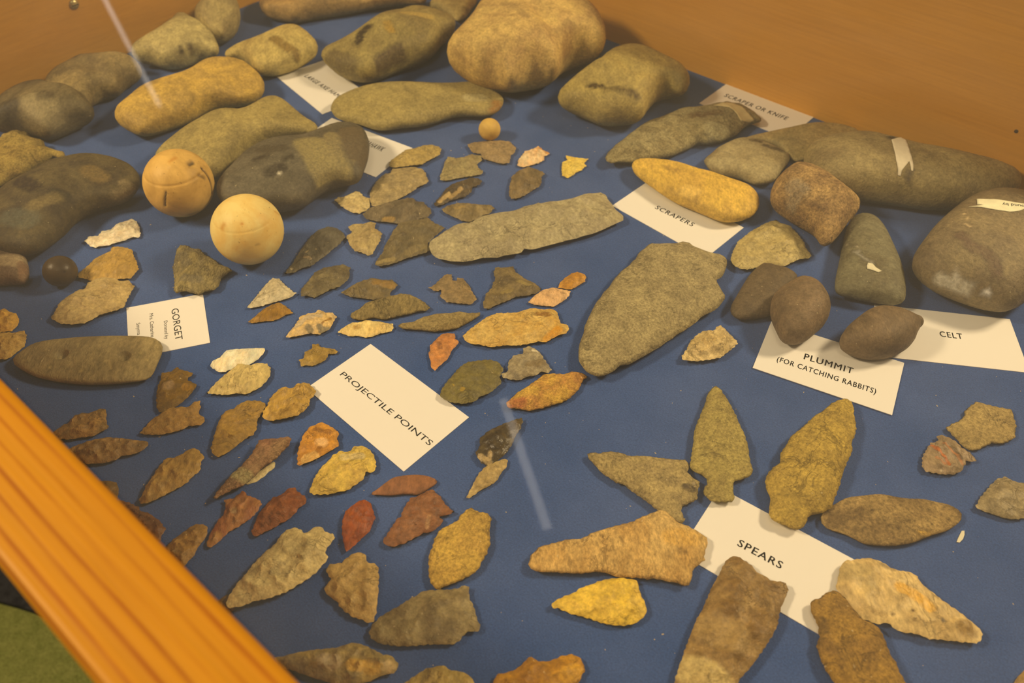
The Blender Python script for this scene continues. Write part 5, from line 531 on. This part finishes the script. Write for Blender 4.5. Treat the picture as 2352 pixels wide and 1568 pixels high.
bm = bmesh.new(); box(bm, U0, U1, .0125, V1, -.012, 0); bm_obj('felt_lining', bm, fm.m, case)
bm = bmesh.new(); box(bm, U0 - .019, U1 + .019, V0, V1 + .019, -.03, -.012); bm_obj('bottom_board', bm, OUTW, case)
bm = bmesh.new(); box(bm, U0 - .019, U0, V0, V1 + .019, -.012, .150); bm_obj('end_panel', bm, PANELW, case)
bm = bmesh.new(); box(bm, U1, U1 + .019, V0, V1 + .019, -.012, .150); bm_obj('end_panel', bm, PANELW, case)
bm = bmesh.new(); box(bm, U0, U1, V1, V1 + .019, -.012, .150); bm_obj('back_panel', bm, PANELW, case)
bm = bmesh.new(); box(bm, U0, U1, V0 + .0005, .0125, -.012, .138); bm_obj('front_panel', bm, OUTW, case)
RW = .0387
bm = bmesh.new(); box(bm, U0 - .03, U1 + .03, V0, V0 + RW, .138, ZR, .0035, 4); bm_obj('front_rail', bm, RAILW, case)
bm = bmesh.new(); box(bm, U0 - .03, U1 + .03, V1 + .003, V1 + .042, .150, ZR, .003, 3); bm_obj('back_rail', bm, RAILW, case)
for a, b in ((U0 - .03, U0 - .002), (U1 + .002, U1 + .03)):
    bm = bmesh.new(); box(bm, a, b, V0 + RW, V1 + .003, .150, ZR, .003, 3); bm_obj('end_rail', bm, RAILW, case)
gm = NT('glass_pane'); gl = gm.n('ShaderNodeBsdfGlossy'); gl.inputs['Roughness'].default_value = .03
gl.inputs['Color'].default_value = (1, 1, 1, 1)
tr = gm.n('ShaderNodeBsdfTransparent'); tr.inputs['Color'].default_value = (.985, .99, .985, 1)
fr = gm.n('ShaderNodeFresnel'); fr.inputs['IOR'].default_value = 1.42
mx = gm.n('ShaderNodeMixShader'); ge = gm.n('ShaderNodeNewGeometry'); sw = gm.n('ShaderNodeMath', operation='MULTIPLY_ADD'); gm.l(ge.outputs['Backfacing'], sw.inputs[0]); gm.l(fr.outputs[0], sw.inputs[2])
neg = gm.n('ShaderNodeMath', operation='MULTIPLY'); gm.l(fr.outputs[0], neg.inputs[0]); neg.inputs[1].default_value = -1; gm.l(neg.outputs[0], sw.inputs[1])
gm.l(sw.outputs[0], mx.inputs[0]); gm.l(tr.outputs[0], mx.inputs[1]); gm.l(gl.outputs[0], mx.inputs[2])
df = gm.n('ShaderNodeBsdfDiffuse'); df.inputs['Color'].default_value = (.9, .88, .84, 1)  # diffuse film put in to veil the view with patchy haze
dn = gm.ramp(gm.noise(gm.coord(), 5, 4, .6, .8), (.3, .018), (.7, .044))
m2 = gm.n('ShaderNodeMixShader'); gm.l(mx.outputs[0], m2.inputs[1]); gm.l(df.outputs[0], m2.inputs[2])
db = gm.n('ShaderNodeMath', operation='MULTIPLY'); iv = gm.n('ShaderNodeMath', operation='SUBTRACT'); iv.inputs[0].default_value = 1
gm.l(ge.outputs['Backfacing'], iv.inputs[1]); gm.l(iv.outputs[0], db.inputs[0]); gm.l(dn, db.inputs[1])
gm.l(db.outputs[0], m2.inputs[0]); gm.l(m2.outputs[0], gm.out.inputs[0])
bm = bmesh.new(); box(bm, U0 - .002, U1 + .002, V0 + RW, V1 + .003, .1515, .1555); bm_obj('glass_top', bm, gm.m, case)
# screw in the end panel and a dark dent in the back panel
BR = plain('screw_brass', (190, 160, 95), .35, .5); BR.node_tree.nodes['Principled BSDF'].inputs['Metallic'].default_value = .8
bm = bmesh.new(); bmesh.ops.create_uvsphere(bm, u_segments=20, v_segments=10, radius=.0048)
for v in bm.verts: v.co = Vector((v.co.z * .55 + U0, v.co.x + .3174, v.co.y + .0607))
so = bm_obj('screw_head', bm, BR, case, True)
bm = bmesh.new(); box(bm, U0 + .0022, U0 + .0029, .3142, .3206, .0603, .0611); bm_obj('screw_slot', bm, plain('slot_dark', (70, 55, 30)), so)
DK = plain('dent_dark', (70, 52, 30), .6)
bm = bmesh.new(); bmesh.ops.create_uvsphere(bm, u_segments=14, v_segments=8, radius=.0016)
for v in bm.verts: v.co = Vector((v.co.x - .0743, V1 - v.co.z * .3, v.co.y + .0497))
bm_obj('panel_dent', bm, DK, case, True)  # flattened dark bead that draws the dent
# legs below the case
for a in (U0 + .02, U1 - .08):
    for b in (V0 + .06, V1 - .08):
        bm = bmesh.new(); box(bm, a, a + .06, b, b + .06, -.85, -.03, .003, 2); bm_obj('leg', bm, OUTW, case)

# ------------------------------------------------------------------ floor of the room
cm = NT('green_carpet'); v = cm.coord()
cc = cm.mix(cm.ramp(cm.noise(v, 60, 5, .7), (.35, 0.), (.65, 1.)), (.26, .30, .085, 1), (.38, .41, .13, 1))
cc = cm.mix(1., cc, cm.ramp(cm.noise(v, 260, 3, .7), (.3, .72), (.7, 1.3)), 'MULTIPLY')
cm.bsdf(cc, .95, .1, cm.bump(cm.noise(v, 260, 4, .7), .006, .8))
bm = bmesh.new(); box(bm, -3, 3, -2.5, 4, -.87, -.85)
o = bm_obj('floor', bm, cm.m); o['kind'] = 'structure'; o['label'] = 'green carpet floor below the case'
mm_ = plain('charcoal_sheet', (66, 60, 50), .95, .1, 120, .35)
mat = tag(slab('floor_sheet', [(x / 1e3, y / 1e3) for x, y in D['mat']], -.85, .012, mm_), 'charcoal grey flat sheet on the green carpet below the wooden rail', 'mat')  # flat dark grey sheet laid over part of the carpet

# ------------------------------------------------------------------ cards
paper = plain('card_paper', (243, 222, 170), .8, .2)
paper.node_tree.nodes['Principled BSDF'].inputs['Base Color'].default_value = (.87, .86, .83, 1)
ink = plain('black_ink', (0, 0, 0), .7, .2, raw=True); ink.node_tree.nodes['Principled BSDF'].inputs['Base Color'].default_value = (.018, .018, .02, 1)
CL = dict(projectile=('white card printed PROJECTILE POINTS, tilted, in the middle of the small points', .0, .0004),
  scrapers=('white card printed SCRAPERS, below the smooth yellow-ochre stone', .0, .0004),
  knife=('white card printed SCRAPER OR KNIFE against the right wooden wall', .0, .0004),
  plummit=('white card printed PLUMMIT with a second line about catching rabbits', .0005, .0004),
  celt=('white card printed CELT near the right edge', .0, .0004),
  spears=('white card printed SPEARS among the big points at the lower right', .0, .0004),
  gorget=('square white card with GORGET printed sideways and donor lines', .0, .0004),
  axe=('white card printed LARGE AXE HAMMER, partly covered by two big stones', .0, .0004),
  tomahawk=('white card showing only the letters AWK beside the dark tomahawk head', .0, .0004))
cards = {}
for k, q in D['cards'].items():
    q = [(x / 1e3, y / 1e3) for x, y in q]
    cx, cy = sum(p[0] for p in q) / 4, sum(p[1] for p in q) / 4
    lab, z, th = CL[k]
    o = slab('printed_card', [(x - cx, y - cy) for x, y in q], 0, th, paper); o.location = (cx, cy, z)
    cards[k] = tag(o, lab, 'card', 'white label cards')
def lettering(txt, x, y, L, cap, ang, bold, ox, oy, parent, height):
    cu = bpy.data.curves.new('lettering', 'FONT'); cu.body = txt; cu.size = 1.0; cu.resolution_u = 3
    cu.space_character = 1.16 if bold else 1.0
    to = bpy.data.objects.new('tmp', cu); COL.objects.link(to)
    bpy.context.view_layer.update()
    me = bpy.data.meshes.new_from_object(to.evaluated_get(bpy.context.evaluated_depsgraph_get()))
    bpy.data.objects.remove(to); bpy.data.curves.remove(cu)
    xs = [v.co.x for v in me.vertices]
    x0, x1 = min(xs), max(xs)
    hc = .69 if '(' in txt or 'J' in txt else max(v.co.y for v in me.vertices)
    sx, sy = L / (x1 - x0) / 1e3, cap / hc / 1e3
    co_, si_ = math.cos(ang), math.sin(ang)
    if bold:                        # heavier strokes: the same letters again, a hair to each side
        vs = [v.co.copy() for v in me.vertices]; fs = [tuple(p.vertices) for p in me.polygons]; n = len(vs)
        sh = [(-.017, 0), (.017, 0), (0, -.008), (0, .008), (0, 0)]
        me = bpy.data.meshes.new('lettering')
        me.from_pydata([v + Vector((q[0], q[1], 0)) for q in sh for v in vs], [], [tuple(k + i * n for k in p) for i in range(len(sh)) for p in fs])
    for v in me.vertices:
        a, b = (v.co.x - x0) * sx, v.co.y * sy
        px, py = x / 1e3 + a * co_ - b * si_, y / 1e3 + a * si_ + b * co_
        v.co = (px - ox, py - oy, height(px, py))
    me.materials.append(ink)
    o = bpy.data.objects.new('printed_text', me); COL.objects.link(o); o.parent = parent
    o['label'] = 'dark letters ' + txt
    return o
for txt, (x, y, L, cap, ang, bold, card) in D['text'].items():
    cl = cards[card].location
    lettering(txt, x, y, L, cap, ang, bold, cl.x, cl.y, cards[card], lambda px, py: .00046)

# ------------------------------------------------------------------ stones, points, blades
def dec(s):
    a = [int(q) for q in s.split()]
    P = np.array(a, float).reshape(-1, 2); return np.cumsum(P, 0) / 1e4
gain = 1.40
for i, it in enumerate(D['items']):
    name, cat, lab, grp, kind, T, z0, fl, col, col2, ps, st, gr, ho, pa, wr = it
    rng = np.random.default_rng(100 + i)
    P = dec(ps)
    V, F, R, T, zE = inflate(P, T / 1e3, kind, rng, z0=z0 / 1e3, grooves=[(np.array(a) / 1e3, b / 1e3, d) for a, b, d in gr],
                             holes=[(a / 1e3, b / 1e3, r / 1e3) for a, b, r in ho], flake=fl)
    cen = np.array([*(V[:, :2].min(0) + V[:, :2].max(0)) / 2, 0])
    gn = gain * min(1, max(.75, .55 + .45 * max(col) / 135))
    o = mesh_obj(name, V - cen, F, stone_mat(name + '_surface', col, col2, kind, i, gn), loc=cen)
    tag(o, lab, cat, grp)
    if kind in ('flint', 'gloss', 'quartz'): o.data.set_sharp_from_angle(angle=math.radians(38))
    ca = o.data.color_attributes.new('stain', 'FLOAT_COLOR', 'POINT')
    buf = np.zeros((len(V), 4))
    for pl, r, cl, al in st:
        pl = np.array(pl) / 1e3
        d = seg_dist(V[:, :2], pl, np.roll(pl, -1, 0) if len(pl) == 1 else np.r_[pl[1:], pl[-1:]])
        w = min(1, al * 1.15) * np.clip(2.4 * (1.28 - d / max(r / 1e3, .0009)), 0, 1)
        w[V[:, 2] < zE - .1 * T] = 0
        cl = np.array(alb(cl, gn)[:3])
        na = w + buf[:, 3] * (1 - w)
        m = na > 1e-6
        buf[m, :3] = (cl * w[m, None] + buf[m, :3] * (buf[m, 3] * (1 - w[m]))[:, None]) / na[m, None]
        buf[:, 3] = na
    ca.data.foreach_set('color', buf.astype(np.float32).ravel())
    if pa:
        bv = BVHTree.FromPolygons([Vector(q) for q in V], [list(map(int, q)) for q in F])
    for pn, pc, poly, pl_ in pa:
        q = linear(np.array(poly) / 1e3, .0012, 0, rng)
        if area(q) < 0: q = q[::-1]
        g = np.array([[x, y] for x in np.arange(q[:, 0].min(), q[:, 0].max(), .0012) for y in np.arange(q[:, 1].min(), q[:, 1].max(), .0012)])
        if len(g):
            g = g[inside(g, q)]
            if len(g): g = g[seg_dist(g, q, np.roll(q, -1, 0)) > .0006]
        ap = np.concatenate([q, g]) if len(g) else q
        vs, _, fs, _, _, _ = delaunay_2d_cdt([Vector(p) for p in ap], [], [list(range(len(q)))], 1, 1e-8)
        top = []
        for v in vs:
            h = bv.ray_cast(Vector((v.x, v.y, .3)), Vector((0, 0, -1)))
            top.append((v.x, v.y, (h[0].z if h[0] else zE) + .00055))
        top = np.array(top); n = len(top)
        low = top - [0, 0, .0004]
        from collections import Counter
        ec = Counter(); F2 = []
        for fc in fs:
            a, b, c_ = [vs[k] for k in fc[:3]]
            fc = list(fc) if (b - a).cross(c_ - a) > 0 else list(fc)[::-1]
            F2.append(fc)
            for k in range(len(fc)): ec[(fc[k], fc[(k + 1) % len(fc)])] += 1
        F3 = F2 + [[n + k for k in fc[::-1]] for fc in F2] + [[b, a, n + a, n + b] for (a, b) in ec if (b, a) not in ec]
        po = mesh_obj(pn, np.concatenate([top, low]) - cen, F3, plain(pn + '_paper', pc, .75, .2, 200, .08), o)
        po['label'] = pl_
        if wr:
            def over(px, py):
                h = bv.ray_cast(Vector((px, py, .3)), Vector((0, 0, -1)))
                return (h[0].z if h[0] else zE) + .0007
            w_ = lettering(wr[0], *wr[1:], False, cen[0], cen[1], po, over); w_.name = 'handwriting'

# the little knob at the end of the egg-shaped plummet
for o in list(bpy.data.objects):
    if 'small knob' in o.get('label', ''):
        bm = bmesh.new(); bmesh.ops.create_uvsphere(bm, u_segments=24, v_segments=16, radius=.0052)
        for v in bm.verts: v.co = Vector((v.co.x * 1.05 + 0.26845 - o.location.x, v.co.y * .9 + 0.40078 - o.location.y, v.co.z * .95 + .0125))
        kb = bm_obj('knob', bm, o.data.materials[0], o, True)
        ka = kb.data.color_attributes.new('stain', 'FLOAT_COLOR', 'POINT'); ka.data.foreach_set('color', np.zeros(4 * len(ka.data), np.float32))

# ------------------------------------------------------------------ balls
def ball(name, x, y, r, lab, group, col, col2, seam=None, tilt=0, cracks=(), nub=None, rough=.5, flat=1.0, groove=(.02, .022)):
    bm = bmesh.new(); bmesh.ops.create_icosphere(bm, subdivisions=6 if r > .02 else 5, radius=1)
    base = math.atan2(-x, y)      # turn each ball so its marks face the front of the case
    def turn(d): return (d[0] * math.cos(base) - d[1] * math.sin(base), d[0] * math.sin(base) + d[1] * math.cos(base), d[2])
    cracks = [([turn(p) for p in pl], *rest) for pl, *rest in cracks]
    nub = turn(nub) if nub else None
    m = NT(name + '_surface'); v = m.coord()
    cc = m.mix(m.ramp(m.noise(v, 45, 5, .6, .5), (.4, 0.), (.68, 1.)), alb(col, 1.12), alb(col2, 1.12))
    cc = m.mix(m.ramp(m.noise(v, 400, 2, .6), (.68, 0.), (.74, .5)), cc, alb([q * .6 for q in col2]))
    at = m.n('ShaderNodeVertexColor', layer_name='stain'); cc = m.mix(at.outputs['Alpha'], cc, at.outputs['Color'])
    m.bsdf(cc, rough, .25, m.bump(m.noise(v, 300, 3, .6), .0004, .5))
    ax = Vector((0, -math.sin(tilt), math.cos(tilt)))
    buf = []; lo, up = [], []
    for q in bm.verts:
        n = q.co.normalized(); h = n.dot(ax); k = 1.
        if seam is not None:
            k -= groove[0] * math.exp(-((h - seam) / groove[1]) ** 2)
            if h > seam: k *= 1 - .012 * (h - seam)
        w, cl = 0., (0, 0, 0)
        for pl, rad, dep, cl_, al in cracks:
            d = min(max(0, ((n - (a_ := Vector(a)) - (b_ := Vector(b) - a_) * max(0, min(1, (n - a_).dot(b_) / max(1e-9, b_.length_squared)))).length)) for a, b in zip(pl[:-1], pl[1:]))
            e = math.exp(-(d / rad) ** 2)
            k -= dep * e
            if al * e > w: w, cl = al * e, alb(cl_)[:3]
        if nub is not None:
            k += .03 * math.exp(-((n - Vector(nub).normalized()).length / .09) ** 2)
        buf.append((*cl, w)); q.co = n * r * k; q.co.z *= flat
    o = bm_obj(name, bm, m.m, smooth=True); o.location = (x, y, r * flat)
    ca = o.data.color_attributes.new('stain', 'FLOAT_COLOR', 'POINT')
    ca.data.foreach_set('color', np.array(buf, np.float32).ravel())
    return tag(o, lab, 'ball', group)
B = [[q / 1e3 for q in b] for b in D['balls']]
def dirv(az, el): return (math.cos(el) * math.sin(az), -math.cos(el) * math.cos(az), math.sin(el))   # az 0 faces the viewer
r_ = math.radians
ball('turned_ball', *B[0], 'cracked cream-yellow turned ball with dark cracks, beside the dark tomahawk head', 'turned balls with a seam', (214, 160, 72), (176, 128, 54), .50, 0,
  [([dirv(r_(-26), r_(20)), dirv(r_(-30), r_(8)), dirv(r_(-34), r_(-6))], .028, .03, (56, 40, 18), 1),
   ([dirv(r_(62), r_(34)), dirv(r_(60), r_(10)), dirv(r_(56), r_(-14))], .042, .03, (56, 40, 18), 1),
   ([dirv(r_(48), r_(52)), dirv(r_(58), r_(50))], .075, .06, (80, 62, 34), .9),
   ([dirv(r_(44), r_(30)), dirv(r_(50), r_(20))], .05, .03, (96, 70, 34), .7),
   ([dirv(r_(-10), r_(72)), dirv(r_(30), r_(76))], .06, 0, (190, 118, 36), .6),
   ([dirv(r_(0), r_(-38)), dirv(r_(6), r_(-40))], .09, .005, (120, 96, 56), .5)], nub=dirv(r_(-5), r_(62)))
ball('turned_ball', *B[1], 'clean cream turned ball with a fine seam, the nearer of the two', 'turned balls with a seam', (232, 186, 98), (216, 162, 70), .53, 0,
  [([dirv(r_(-9), r_(46)), dirv(r_(-8), r_(46))], .04, .01, (196, 118, 30), .8),
   ([dirv(r_(-50), r_(42)), dirv(r_(-52), r_(36))], .07, 0, (200, 130, 36), .7),
   ([dirv(r_(6), r_(8)), dirv(r_(10), r_(8))], .035, .01, (170, 130, 66), .6),
   ([dirv(r_(80), r_(30)), dirv(r_(84), r_(20))], .05, 0, (204, 136, 40), .6)], groove=(.012, .012))
ball('small_ball', *B[2], 'smallest yellow ball, resting beside the flat axe blade tail', None, (206, 158, 70), (184, 136, 56), None, 0, (), rough=.55)
ball('stone_ball', *B[3], 'dark brown polished stone ball at left beside an ochre point', None, (76, 60, 38), (62, 50, 34), None, 0,
  [([dirv(r_(12), r_(30)), dirv(r_(14), r_(28))], .05, .02, (50, 38, 20), .7)], rough=.36, flat=.93)

# ------------------------------------------------------------------ scraps and dust on the felt
pts = np.array(D['scrap']) / 1e3; cen = pts.mean(0)
o = slab('paper_scrap', [tuple(p - cen) for p in pts], 0, .0005, plain('scrap_paper', (214, 190, 138), .8)); o.location = (*cen, .0001)
tag(o, 'small scrap of pale paper on the felt at right, below the speckled blade', 'paper scrap')
rd = random.Random(5); bm = bmesh.new()
for _ in range(420):
    u, v = rd.uniform(-.55, .12), rd.uniform(.06, .55)
    x, y = u * math.cos(ANG) - v * math.sin(ANG), u * math.sin(ANG) + v * math.cos(ANG)
    r = rd.choice([.00014, .00018, .00022, .0003]); a = rd.random() * 3
    e = rd.choice([1, 1.2, 2])
    vs = [bm.verts.new((x + math.cos(a) * p * r * e - math.sin(a) * q * r, y + math.sin(a) * p * r * e + math.cos(a) * q * r, z)) for p, q, z in ((-1, -1, .00002), (1, -1, .00002), (1, 1, .00002), (-1, 1, .00002), (0, 0, .00002 + r))]
    for k in range(4): bm.faces.new((vs[k], vs[(k + 1) % 4], vs[4]))
o = bm_obj('dust_specks', bm, plain('dust', (190, 160, 110), .9)); o['kind'] = 'stuff'
o['label'] = 'pale dust specks scattered over the blue felt'; o['category'] = 'dust'

# ------------------------------------------------------------------ light
def area_light(name, loc, to, sx, sy, power, col):
    l = bpy.data.lights.new(name, 'AREA'); l.shape = 'RECTANGLE'; l.size = sx; l.size_y = sy; l.energy = power; l.color = col
    o = bpy.data.objects.new(name, l); COL.objects.link(o); o.location = loc
    o.rotation_euler = (Vector(to) - Vector(loc)).to_track_quat('-Z', 'Y').to_euler(); return o
WARM = (1., .735, .42)
area_light('ceiling_lamp', (-1.15, .30, 1.05), (-.1, .45, 0), .30, .2, 18.3, WARM)
area_light('ceiling_lamp', (1.30, .74, 1.15), (.1, .45, 0), .32, .22, 23.5, WARM)
area_light('ceiling_lamp', (-.1, -.45, 1.9), (0, .45, 0), .5, .3, 5.5, WARM)
def tube(p, q, w, power):
    p, q = Vector(p), Vector(q); L = (q - p).length
    l = bpy.data.lights.new('strip_light', 'AREA'); l.shape = 'RECTANGLE'; l.size = L; l.size_y = w; l.energy = power; l.color = (1., .93, .84)
    o = bpy.data.objects.new('strip_light', l); COL.objects.link(o); o.location = (p + q) / 2
    z = Vector((0, 0, 1)); x = (q - p).normalized(); y = z.cross(x)
    o.matrix_world = Matrix.Translation(o.location) @ Matrix((x, y, z)).transposed().to_4x4()
tube((-2.72, 5.45, 2.2), (-1.86, 3.94, 2.2), .026, .26)
tube((-.03, 1.95, 2.2), (.117, 1.416, 2.2), .03, .15)
w = bpy.data.worlds.new('room'); sc.world = w; w.use_nodes = True
bg = w.node_tree.nodes['Background']; bg.inputs[0].default_value = (1., .80, .52, 1); bg.inputs[1].default_value = .16
sc.view_settings.view_transform = 'Standard'; sc.view_settings.look = 'None'; sc.view_settings.exposure = 0; sc.view_settings.gamma = 1
sc.view_settings.use_curve_mapping = False
sc.cycles.max_bounces = 4; sc.cycles.diffuse_bounces = 3; sc.cycles.adaptive_threshold = .03; sc.cycles.adaptive_min_samples = 16; sc.cycles.transparent_max_bounces = 8; sc.cycles.caustics_reflective = False
sc.cycles.use_denoising = True
